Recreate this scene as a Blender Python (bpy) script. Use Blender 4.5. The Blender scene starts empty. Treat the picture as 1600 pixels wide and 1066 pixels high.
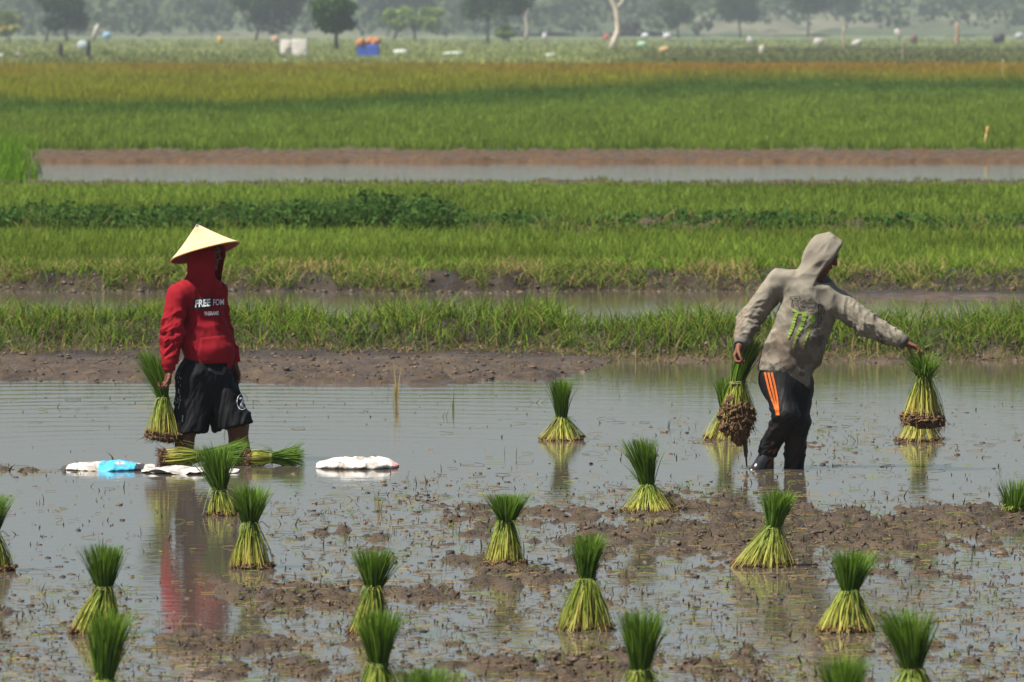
import bpy, bmesh, math, random
import numpy as np
from mathutils import Vector, Matrix
from mathutils.bvhtree import BVHTree

scene = bpy.context.scene
COL = scene.collection
R = math.radians
rng = np.random.default_rng(7)

# ------------------------------------------------------------------ camera, sky, sun, exposure
F, HC, YH = 11111.0, 2.96, 40.0            # focal length in photo pixels, camera height, horizon row
cam_d = bpy.data.cameras.new('camera')
cam = bpy.data.objects.new('camera', cam_d)
COL.objects.link(cam)
cam.location = (0, 0, HC)
cam.rotation_euler = (R(90) - math.atan((533 - YH) / F), 0, 0)
cam_d.sensor_width = 36
cam_d.lens = 36 * F / 1600
cam_d.clip_start, cam_d.clip_end = 0.5, 20000
cam_d.dof.use_dof = True
cam_d.dof.focus_distance = 46.5
cam_d.dof.aperture_fstop = 8.5
scene.camera = cam

SUN = Vector((-0.50, -0.24, 1.0)).normalized()
elev = math.asin(SUN.z)
world = bpy.data.worlds.new('World')
scene.world = world
world.use_nodes = True
wn = world.node_tree
sky = wn.nodes.new('ShaderNodeTexSky')
sky.sky_type = 'NISHITA'
sky.sun_disc = False
sky.sun_elevation = elev
sky.sun_rotation = math.atan2(SUN.x, SUN.y)
sky.dust_density = 2.2
sky.ozone_density = 2.6
sky.air_density = 1.0
bg = wn.nodes['Background']
bg.inputs['Strength'].default_value = 0.058
wn.links.new(sky.outputs[0], bg.inputs['Color'])
sd = bpy.data.lights.new('sun', 'SUN')
sd.energy = 5.0
sd.angle = R(0.5)
sd.color = (1.0, 0.95, 0.87)
so = bpy.data.objects.new('sun', sd)
COL.objects.link(so)
so.rotation_euler = SUN.to_track_quat('Z', 'Y').to_euler()
so.location = (-30, -10, 60)
scene.view_settings.view_transform = 'Standard'
scene.view_settings.look = 'None'
scene.view_settings.exposure = 1.0
scene.view_settings.gamma = 1.0
scene.cycles.max_bounces = 6
scene.cycles.volume_bounces = 0
scene.cycles.transparent_max_bounces = 8

# ------------------------------------------------------------------ helpers
def dist(y, z=0.0):
    """distance of a point at height z that shows in photo row y"""
    return F * (HC - z) / (y - YH)

def gx(px, d):
    return (px - 800) / F * d

def ground(px, y):
    d = dist(y)
    return gx(px, d), d

def _hash(ix, iy, iz, seed):
    with np.errstate(over='ignore'):
        h = (ix.astype(np.int64) * 374761393 + iy.astype(np.int64) * 668265263 + iz.astype(np.int64) * 2147483647 + seed * 1274126177) & 0xffffffff
        h = ((h ^ (h >> 13)) * 1274126177) & 0xffffffff
        h = (h ^ (h >> 16)) & 0xffffff
    return h / float(0xffffff)

def vn2(x, y, seed=0):
    x, y = np.broadcast_arrays(np.asarray(x, float), np.asarray(y, float))
    ix, iy = np.floor(x), np.floor(y)
    fx, fy = x - ix, y - iy
    fx = fx * fx * (3 - 2 * fx)
    fy = fy * fy * (3 - 2 * fy)
    z = np.zeros_like(ix)
    a, b = _hash(ix, iy, z, seed), _hash(ix + 1, iy, z, seed)
    c, d = _hash(ix, iy + 1, z, seed), _hash(ix + 1, iy + 1, z, seed)
    return (a * (1 - fx) + b * fx) * (1 - fy) + (c * (1 - fx) + d * fx) * fy

def fbm2(x, y, seed=0, o=4):
    s, a, t = 0, 0.5, 0
    for k in range(o):
        s = s + a * vn2(x * 2 ** k + 17.3 * k, y * 2 ** k + 9.1 * k, seed + k)
        t += a
        a *= 0.5
    return s / t

def vn3(P, seed=0):
    ip = np.floor(P)
    f = P - ip
    f = f * f * (3 - 2 * f)
    r = 0
    for dx in (0, 1):
        for dy in (0, 1):
            for dz in (0, 1):
                w = (f[:, 0] if dx else 1 - f[:, 0]) * (f[:, 1] if dy else 1 - f[:, 1]) * (f[:, 2] if dz else 1 - f[:, 2])
                r = r + w * _hash(ip[:, 0] + dx, ip[:, 1] + dy, ip[:, 2] + dz, seed)
    return r

def fbm3(P, seed=0, o=3):
    s, a, t = 0, 0.5, 0
    for k in range(o):
        s = s + a * vn3(P * 2 ** k + 5.7 * k, seed + k)
        t += a
        a *= 0.5
    return s / t

def sstep(a, b, x):
    t = np.clip((x - a) / (b - a), 0, 1)
    return t * t * (3 - 2 * t)

def mesh(name, V, Fc, mat, parent=None, cols=None, smooth=True, loc=None):
    """link vertices V and faces Fc (one array of quads or triangles, or a list of such arrays) as one mesh object"""
    V = np.asarray(V, np.float32).reshape(-1, 3)
    if isinstance(Fc, np.ndarray):
        Fc = [Fc]
    Fc = [np.asarray(f, np.int32) for f in Fc if len(f)]
    me = bpy.data.meshes.new(name)
    me.vertices.add(len(V))
    me.vertices.foreach_set('co', V.ravel())
    li = np.concatenate([f.ravel() for f in Fc])
    tot = np.concatenate([np.full(len(f), f.shape[1], np.int32) for f in Fc])
    st = np.concatenate([[0], np.cumsum(tot)[:-1]]).astype(np.int32)
    me.loops.add(len(li))
    me.loops.foreach_set('vertex_index', li)
    me.polygons.add(len(tot))
    me.polygons.foreach_set('loop_start', st)
    me.polygons.foreach_set('loop_total', tot)
    me.polygons.foreach_set('use_smooth', np.full(len(tot), smooth))
    me.update(calc_edges=True)
    me.validate()
    if cols is not None:
        a = me.attributes.new('col', 'FLOAT_COLOR', 'POINT')
        c = np.ones((len(V), 4), np.float32)
        c[:, :3] = cols
        a.data.foreach_set('color', c.ravel())
    if mat is not None:
        me.materials.append(mat)
    o = bpy.data.objects.new(name, me)
    COL.objects.link(o)
    if parent is not None:
        o.parent = parent
    if loc is not None:
        o.location = loc
    return o

def tag(o, label=None, cat=None, group=None, kind=None):
    if label: o['label'] = label
    if cat: o['category'] = cat
    if group: o['group'] = group
    if kind: o['kind'] = kind
    return o

def empty(name, loc, label, cat, group=None, rz=0):
    o = bpy.data.objects.new(name, None)
    COL.objects.link(o)
    o.location = loc
    o.rotation_euler = (0, 0, rz)
    o.empty_display_size = 0.1
    return tag(o, label, cat, group)

def mat(name, color=(.5, .5, .5), rough=0.7, spec=0.3, attr=False, noise=None, bump=None, transl=0.0, stain=None, sheen=0, coat=0):
    """noise = (scale, amount): light and dark mottling; bump = (scale, height); stain = (scale, threshold, colour, fac)"""
    m = bpy.data.materials.new(name)
    m.use_nodes = True
    nt = m.node_tree
    b = nt.nodes['Principled BSDF']
    b.inputs['Roughness'].default_value = rough
    b.inputs['Specular IOR Level'].default_value = spec
    if sheen: b.inputs['Sheen Weight'].default_value = sheen
    if attr:
        n = nt.nodes.new('ShaderNodeAttribute')
        n.attribute_name = 'col'
        src = n.outputs['Color']
    else:
        n = nt.nodes.new('ShaderNodeRGB')
        n.outputs[0].default_value = (*color, 1)
        src = n.outputs[0]
    tc = nt.nodes.new('ShaderNodeTexCoord')
    if noise:
        t = nt.nodes.new('ShaderNodeTexNoise')
        t.inputs['Scale'].default_value = noise[0]
        t.inputs['Detail'].default_value = 5
        nt.links.new(tc.outputs['Object'], t.inputs['Vector'])
        mr = nt.nodes.new('ShaderNodeMapRange')
        mr.inputs['From Min'].default_value = 0.25
        mr.inputs['From Max'].default_value = 0.75
        mr.inputs['To Min'].default_value = 1 - noise[1]
        mr.inputs['To Max'].default_value = 1 + noise[1]
        nt.links.new(t.outputs['Fac'], mr.inputs['Value'])
        mx = nt.nodes.new('ShaderNodeVectorMath')
        mx.operation = 'SCALE'
        nt.links.new(src, mx.inputs[0])
        nt.links.new(mr.outputs[0], mx.inputs['Scale'])
        src = mx.outputs[0]
    for st in (stain or []):
        t = nt.nodes.new('ShaderNodeTexNoise')
        t.inputs['Scale'].default_value = st[0]
        t.inputs['Detail'].default_value = 4
        mp = nt.nodes.new('ShaderNodeMapping')
        mp.inputs['Location'].default_value = (st[0] * .37, 1.3, 2.1)
        nt.links.new(tc.outputs['Object'], mp.inputs[0])
        nt.links.new(mp.outputs[0], t.inputs['Vector'])
        mr = nt.nodes.new('ShaderNodeMapRange')
        mr.inputs['From Min'].default_value = st[1]
        mr.inputs['From Max'].default_value = st[1] + 0.06
        mr.inputs['To Max'].default_value = st[3]
        nt.links.new(t.outputs['Fac'], mr.inputs['Value'])
        fac = mr.outputs[0]
        if len(st) > 4:      # stained only below this height, fading over 0.3 m
            sx = nt.nodes.new('ShaderNodeSeparateXYZ')
            nt.links.new(tc.outputs['Object'], sx.inputs[0])
            m2 = nt.nodes.new('ShaderNodeMapRange')
            m2.inputs['From Min'].default_value = st[4]
            m2.inputs['From Max'].default_value = st[4] - 0.3
            nt.links.new(sx.outputs['Z'], m2.inputs['Value'])
            mm = nt.nodes.new('ShaderNodeMath')
            mm.operation = 'MULTIPLY'
            nt.links.new(fac, mm.inputs[0])
            nt.links.new(m2.outputs[0], mm.inputs[1])
            fac = mm.outputs[0]
        mx = nt.nodes.new('ShaderNodeMix')
        mx.data_type = 'RGBA'
        nt.links.new(fac, mx.inputs[0])
        nt.links.new(src, mx.inputs[6])
        mx.inputs[7].default_value = (*st[2], 1)
        src = mx.outputs[2]
    nt.links.new(src, b.inputs['Base Color'])
    if bump:
        t = nt.nodes.new('ShaderNodeTexNoise')
        t.inputs['Scale'].default_value = bump[0]
        t.inputs['Detail'].default_value = 6
        nt.links.new(tc.outputs['Object'], t.inputs['Vector'])
        bp = nt.nodes.new('ShaderNodeBump')
        bp.inputs['Distance'].default_value = bump[1]
        nt.links.new(t.outputs['Fac'], bp.inputs['Height'])
        nt.links.new(bp.outputs[0], b.inputs['Normal'])
    if transl:
        out = nt.nodes['Material Output']
        tr = nt.nodes.new('ShaderNodeBsdfTranslucent')
        nt.links.new(src, tr.inputs['Color'])
        ms = nt.nodes.new('ShaderNodeMixShader')
        ms.inputs[0].default_value = transl
        nt.links.new(b.outputs[0], ms.inputs[1])
        nt.links.new(tr.outputs[0], ms.inputs[2])
        nt.links.new(ms.outputs[0], out.inputs['Surface'])
    return m

M_leaf = mat('leaf', attr=True, rough=0.55, spec=0.16, transl=0.34)
M_grass = mat('grass_blade', attr=True, rough=0.7, spec=0.05, transl=0.42)
M_soil = mat('root_soil', (.13, .075, .038), rough=0.85, spec=0.2, noise=(70, .6), bump=(160, .010))
M_col = mat('painted', attr=True, rough=0.7, spec=0.2)
M_bark = mat('bark', (.10, .08, .06), rough=0.9, spec=0.1, noise=(1.5, .3))

def blades(P, h, w, lean, c0, c1, segs=3, curve=1.7, az=None, spread=60, seed=0):
    """ribbon blades standing on points P; returns verts, quads, colours"""
    r = np.random.default_rng(seed)
    n = len(P)
    az = r.uniform(0, 2 * np.pi, n) if az is None else az
    b = np.radians(r.uniform(-spread, spread, n))
    wd = np.stack([np.cos(b), np.sin(b), np.zeros(n)], 1)
    ld = np.stack([np.cos(az), np.sin(az), np.zeros(n)], 1)
    V, C = [], []
    for k in range(segs + 1):
        t = k / segs
        c = P + ld * (lean * h * t ** curve)[:, None]
        c[:, 2] = P[:, 2] + h * t * (1 - 0.35 * lean * t)
        ww = (w * 0.5 * (1 - t ** 2 * 0.92))[:, None]
        V += [c - wd * ww, c + wd * ww]
        cc = c0 * (1 - t) + c1 * t
        C += [cc, cc]
    V = np.stack(V, 1)
    C = np.stack(C, 1)
    k = 2 * (segs + 1)
    base = (np.arange(n) * k)[:, None, None]
    q = np.array([[2 * s, 2 * s + 1, 2 * s + 3, 2 * s + 2] for s in range(segs)])[None]
    return V.reshape(-1, 3), (base + q).reshape(-1, 4), C.reshape(-1, 3)

def ribbons(paths, widths, cols, wdir):
    """paths (n,k,3), widths (n,k), cols (n,k,3), wdir (n,3)"""
    n, k, _ = paths.shape
    off = wdir[:, None, :] * (widths[:, :, None] * 0.5)
    V = np.stack([paths - off, paths + off], 2).reshape(-1, 3)
    C = np.repeat(cols[:, :, None, :], 2, 2).reshape(-1, 3)
    base = (np.arange(n) * 2 * k)[:, None, None]
    q = np.array([[2 * s, 2 * s + 1, 2 * s + 3, 2 * s + 2] for s in range(k - 1)])[None]
    return V, (base + q).reshape(-1, 4), C

def tubes(paths, radii, sides=6):
    """paths: list of (k,3), radii: list of (k,); closed at the ends"""
    Vs, Fs, n0 = [], [], 0
    Ts = []
    for p, r in zip(paths, radii):
        p = np.asarray(p, float)
        r = np.broadcast_to(np.asarray(r, float), (len(p),))
        t = np.gradient(p, axis=0)
        t /= np.linalg.norm(t, axis=1)[:, None] + 1e-9
        a = np.cross(t, [0.31, 0.17, 0.93] if abs(t[0, 2]) < .9 else [1, 0.1, 0])
        a /= np.linalg.norm(a, axis=1)[:, None] + 1e-9
        b = np.cross(t, a)
        th = np.linspace(0, 2 * np.pi, sides, endpoint=False)
        V = p[:, None] + r[:, None, None] * (a[:, None] * np.cos(th)[None, :, None] + b[:, None] * np.sin(th)[None, :, None])
        k = len(p)
        idx = n0 + np.arange(k * sides).reshape(k, sides)
        f = np.stack([idx[:-1], np.roll(idx[:-1], -1, 1), np.roll(idx[1:], -1, 1), idx[1:]], -1).reshape(-1, 4)
        Vs.append(V.reshape(-1, 3))
        c0 = n0 + k * sides
        Vs.append(p[[0, -1]])
        Fs.append(f)
        Ts.append(np.stack([np.full(sides, c0), np.roll(idx[0], -1), idx[0]], -1))
        Ts.append(np.stack([np.full(sides, c0 + 1), idx[-1], np.roll(idx[-1], -1)], -1))
        n0 = c0 + 2
    return np.concatenate(Vs), [np.concatenate(Fs), np.concatenate(Ts)]

# ------------------------------------------------------------------ ground
PATCH = [  # mud showing through the water, in photo columns / rows on the ground
    (700, 768, 130, 22, .45), (655, 776, 55, 16, .7), (540, 830, 45, 9, .5), (690, 813, 26, 9, .9), (1050, 780, 190, 28, .62),
    (1300, 838, 340, 42, 1.0), (960, 840, 150, 38, .62), (1520, 822, 150, 30, .9), (660, 880, 200, 36, .45),
    (450, 935, 200, 42, .75), (650, 920, 90, 25, .62), (820, 902, 95, 16, .8), (300, 1010, 260, 33, .66), (80, 960, 100, 34, .4),
    (50, 1012, 90, 30, .42), (450, 1050, 160, 24, .7), (900, 1045, 180, 32, .95), (1150, 1048, 130, 32, .95), (1000, 980, 100, 20, .4),
    (690, 1030, 120, 26, .55), (1500, 1045, 130, 24, .45), (1180, 855, 130, 36, .8), (20, 736, 80, 5, .6), (1110, 690, 200, 26, .30),
    (1340, 690, 220, 40, .36), (350, 640, 300, 20, .1), (560, 790, 60, 14, .35), (1480, 930, 120, 20, .25), (1250, 745, 200, 10, .35)]

def mudmask(X, d):
    px, y = X / d * F + 800, F * HC / d + YH
    m = np.zeros(np.broadcast(px, y).shape)
    for cx, cy, rx, ry, w in PATCH:
        q = ((px - cx) / rx) ** 2 + ((y - cy) / ry) ** 2
        m = np.maximum(m, w * np.exp(-q * 0.9))
    clear = np.maximum(1 - sstep(200, 330, px), 1 - sstep(340, 520, px) * sstep(700, 820, y)) * (1 - sstep(880, 960, y))
    m = np.maximum(m, .40 * sstep(735, 790, y) * (1 - .9 * np.clip(clear, 0, 1)))
    return m

def lines(X, d):
    """where the banks run, at this column of the photograph"""
    px = X / d * F + 800
    right = sstep(820, 980, px)
    wob = (fbm2(px / 90, 0 * px, 5) - .5)
    shore = 58.9 * (1 - right) + 62.3 * right + wob * 1.4
    front = 64.6 * (1 - right) + 63.3 * right + (fbm2(px / 60, 0 * px + 3, 6) - .5) * 1.2
    return px, shore, front

def height(X, d):
    px, shore, front = lines(X, d)
    n1 = fbm2(X / .9, d / 1.6, 1, 3)
    n2 = fbm2(X / .16, d / .32, 2, 4)
    n3 = fbm2(X / .05, d / .12, 3, 2)
    mm = mudmask(X, d)
    z = -0.070 + 0.094 * mm + 0.11 * (n1 - .5) * (0.3 + mm) + (0.155 * (n2 - .5) + .085 * (n3 - .5)) * (0.35 + mm)
    z = np.minimum(z, 0.012 + 0.45 * np.maximum(z - 0.012, 0) + (n2 - .5) * .03 + (n3 - .5) * .02)
    far = 1 - sstep(60, 62, d)
    z = z * far + (-0.08) * (1 - far)
    n4 = fbm2(X / .28, d / .20, 14, 4)
    lump = (n2 - .5) * .05 + (n1 - .5) * .06 + (n3 - .5) * .02 + (n4 - .5) * .10
    up = lambda a, b: sstep(a, b, d)
    z = z + up(shore - 1.0, shore + .9) * (0.10 + lump * .6) * (1 - up(front + 3.2, front + 4.2))
    z = z + up(front - .1, front + .9) * (0.15 + lump * 1.3) * (1 - up(front + 2.0, front + 3.4))
    d2 = 79.3 + (fbm2(px / 70, 0 * px + 7, 8) - .5) * 1.6
    z = z + up(d2 - .5, d2 + .9) * (0.25 + lump * 1.3) * (1 - 0.35 * up(d2 + 2.2, d2 + 3.4))
    d2b = 77.0 + (fbm2(px / 50, 0 * px + 2, 9) - .5)
    z = z + sstep(1130, 1250, px) * up(d2b - 1.2, d2b + .2) * (.10 + lump * .5) * (1 - up(d2 - .3, d2 + .35))
    d3 = 95.6 + (fbm2(px / 60, 0 * px + 11, 10) - .5) * 1.2
    z = z + up(d3 - .3, d3 + .9) * (0.15 + lump * 1.6) * (1 - up(d3 + 2.2, d3 + 3.2))
    left = 1 - sstep(50, 66, px + 26 * (fbm2(d / 2.2, 0 * d, 3) - .5))
    d4 = 128.3 + (fbm2(px / 80, 0 * px + 13, 11) - .5) * 1.6
    d5 = 153.6 + (fbm2(px / 90, 0 * px + 15, 12) - .5) * 1.5
    z = z + up(d4 - 1.2, d4 - .6) * (.05 + lump * .5) * (1 - up(d4 + .6, d4 + 1.6))
    z = z - up(d4 + .8, d4 + 1.6) * (1 - up(d5 - .2, d5 + .5)) * (1 - left) * 0.215
    z = z + up(d5 - .3, d5 + 1.2) * (.022 + lump * .35) + up(d5, d5 + 8.5) * (0.028 + lump * .6)
    z = z - 0.15 * sstep(480, 640, d)
    return z

def build_ground():
    rows = np.concatenate([np.arange(28, 66, .05), np.arange(66, 100, .13), np.arange(100, 160, .25), 160 * 1.025 ** np.arange(0, 150)])
    u = np.linspace(-1, 1, 430)
    D = rows[:, None] + 0 * u[None]
    X = u[None] * (0.072 * rows[:, None] * 1.2 + 1.6)
    Z = height(X, D)
    nr, nc = X.shape
    idx = np.arange(nr * nc).reshape(nr, nc)
    q = np.stack([idx[:-1, :-1], idx[:-1, 1:], idx[1:, 1:], idx[1:, :-1]], -1).reshape(-1, 4)
    V = np.stack([X, D, Z], -1).reshape(-1, 3)
    # soil colour: brown mud, shade painted on the bank faces, greener under the crops
    px, shore, front = lines(X, D)
    n = fbm2(X / .5, D / .9, 21, 4)
    n2 = fbm2(X / .08, D / .2, 22, 3)
    mud = np.array([.090, .062, .036])
    dry = np.array([.140, .096, .054])
    farb = (sstep(150, 153, D) * (1 - sstep(163, 166, D)))[..., None]
    c = mud + (dry - mud) * np.clip((n - .35) * 2.2, 0, 1)[..., None] * np.clip((D - 57) / 6, .15, 1)[..., None]
    c = c * (1 - farb) + np.array([.120, .070, .028]) * farb
    c = c * (0.34 + .52 * n2)[..., None]
    c = c * (1 - .58 * (sstep(62.5, 64, D) * (1 - sstep(68, 69, D)) + sstep(77, 79, D) * (1 - sstep(81, 82, D)))[..., None])  # both bank faces darkened in the colour to stand for shade
    green = np.array([.05, .085, .02])
    crop = sstep(81.5, 83, D) * (1 - sstep(94.5, 96, D)) + sstep(98.5, 100, D) * (1 - sstep(126, 127.5, D)) + sstep(162, 165, D)
    c = c * (1 - .75 * crop[..., None]) + green * .75 * crop[..., None]
    scrub = sstep(480, 560, D)[..., None]
    c = c * (1 - scrub) + np.array([.11, .135, .05]) * scrub
    m = mat('mud', attr=True, rough=.6, spec=.22, noise=(14, .25), bump=(45, .02))
    nt = m.node_tree      # wetter patches shine
    b = nt.nodes['Principled BSDF']
    t = nt.nodes.new('ShaderNodeTexNoise')
    t.inputs['Scale'].default_value = 5
    t.inputs['Detail'].default_value = 6
    tc = nt.nodes.new('ShaderNodeTexCoord')
    nt.links.new(tc.outputs['Object'], t.inputs['Vector'])
    mr = nt.nodes.new('ShaderNodeMapRange')
    mr.inputs['From Min'].default_value = .4
    mr.inputs['From Max'].default_value = .6
    mr.inputs['To Min'].default_value = .30
    mr.inputs['To Max'].default_value = .75
    nt.links.new(t.outputs['Fac'], mr.inputs['Value'])
    nt.links.new(mr.outputs[0], b.inputs['Roughness'])
    g = mesh('ground', V, q, m, cols=c.reshape(-1, 3))
    tag(g, kind='structure')
    # the land on both sides and out to the horizon
    s = 9000
    o = mesh('land', [(-s, -200, -.55), (s, -200, -.55), (s, 9000, -.55), (-s, 9000, -.55)], np.array([[0, 1, 2, 3]]),
             mat('land_soil', (.11, .13, .05), rough=.9, noise=(.02, .3)))
    tag(o, kind='structure')

build_ground()

def build_water():
    m = bpy.data.materials.new('water')
    m.use_nodes = True
    nt = m.node_tree
    b = nt.nodes['Principled BSDF']
    b.inputs['Base Color'].default_value = (.075, .062, .05, 1)
    b.inputs['Roughness'].default_value = .03
    b.inputs['IOR'].default_value = 1.33
    tc = nt.nodes.new('ShaderNodeTexCoord')
    def nz(scale, vec, det=3):
        mp = nt.nodes.new('ShaderNodeMapping')
        mp.inputs['Scale'].default_value = vec
        nt.links.new(tc.outputs['Object'], mp.inputs[0])
        t = nt.nodes.new('ShaderNodeTexNoise')
        t.inputs['Scale'].default_value = scale
        t.inputs['Detail'].default_value = det
        nt.links.new(mp.outputs[0], t.inputs['Vector'])
        return t.outputs['Fac']
    # ripples spreading from the man in red, stronger on the open water behind him
    wv = nt.nodes.new('ShaderNodeTexWave')
    wv.wave_type = 'RINGS'
    wv.rings_direction = 'Z'
    wv.inputs['Scale'].default_value = 0.55
    wv.inputs['Distortion'].default_value = 5.5
    wv.inputs['Detail'].default_value = 2
    wv.inputs['Detail Scale'].default_value = .6
    mp = nt.nodes.new('ShaderNodeMapping')
    mp.inputs['Location'].default_value = (2.1, -48.2, 0)
    nt.links.new(tc.outputs['Object'], mp.inputs[0])
    nt.links.new(mp.outputs[0], wv.inputs['Vector'])
    sx = nt.nodes.new('ShaderNodeSeparateXYZ')
    nt.links.new(tc.outputs['Object'], sx.inputs[0])
    def rng_(sock, a, b_, c=0., d=1.):
        r = nt.nodes.new('ShaderNodeMapRange')
        r.inputs['From Min'].default_value = a
        r.inputs['From Max'].default_value = b_
        r.inputs['To Min'].default_value = c
        r.inputs['To Max'].default_value = d
        nt.links.new(sock, r.inputs['Value'])
        return r.outputs[0]
    def mth(op, a, b_):
        n = nt.nodes.new('ShaderNodeMath')
        n.operation = op
        for i, v in enumerate((a, b_)):
            if isinstance(v, (int, float)): n.inputs[i].default_value = v
            else: nt.links.new(v, n.inputs[i])
        return n.outputs[0]
    amp = mth('MULTIPLY', rng_(sx.outputs['Y'], 47.5, 51), rng_(sx.outputs['X'], 1.5, -1.5))
    h = mth('MULTIPLY', wv.outputs['Fac'], mth('MULTIPLY', amp, .0016))
    h = mth('ADD', h, mth('MULTIPLY', nz(2.2, (1, 2.2, 1)), .0022))
    h = mth('ADD', h, mth('MULTIPLY', nz(9, (.6, 2.4, 1), 2), .0006))
    bp = nt.nodes.new('ShaderNodeBump')
    bp.inputs['Distance'].default_value = 1.0
    nt.links.new(h, bp.inputs['Height'])
    nt.links.new(bp.outputs[0], b.inputs['Normal'])
    o = mesh('water', [(-40, 20, 0), (40, 20, 0), (40, 170, 0), (-40, 170, 0)], np.array([[0, 1, 2, 3]]), m)
    tag(o, kind='structure')

build_water()
# ------------------------------------------------------------------ grass and crops (nobody could count the blades)
def scatter(n, d0, d1, seed, margin=1.12, screen=False, extra=1.0):
    r = np.random.default_rng(seed)
    if screen:
        y0, y1 = F * HC / d0 + YH, F * HC / d1 + YH
        d = F * HC / (r.uniform(y1, y0, n) - YH)
    else:
        d = np.sqrt(r.uniform(d0 ** 2, d1 ** 2, n))
    X = r.uniform(-1, 1, n) * (0.072 * d * margin + extra)
    return X, d, r

def cmix(r, n, a, b, f=None):
    f = r.uniform(0, 1, n) if f is None else f
    return np.array(a) + (np.array(b) - np.array(a)) * f[:, None]

def grass(name, X, d, r, h, w, lean, c0, c1, label, segs=3, spread=60, zoff=-.01, cat='grass', parts=None):
    P = np.stack([X, d, height(X, d) + zoff], 1)
    V, Q, C = blades(P, h, w, lean, c0, c1, segs=segs, spread=spread, seed=int(r.integers(1e6)))
    return V, Q, C

def stuff(name, pieces, label, cat):
    Vs, Qs, Cs, n = [], [], [], 0
    for V, Q, C in pieces:
        Vs.append(V); Qs.append(Q + n); Cs.append(C); n += len(V)
    o = mesh(name, np.concatenate(Vs), np.concatenate(Qs), M_grass, cols=np.concatenate(Cs), smooth=False)
    return tag(o, label, cat, kind='stuff')

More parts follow.
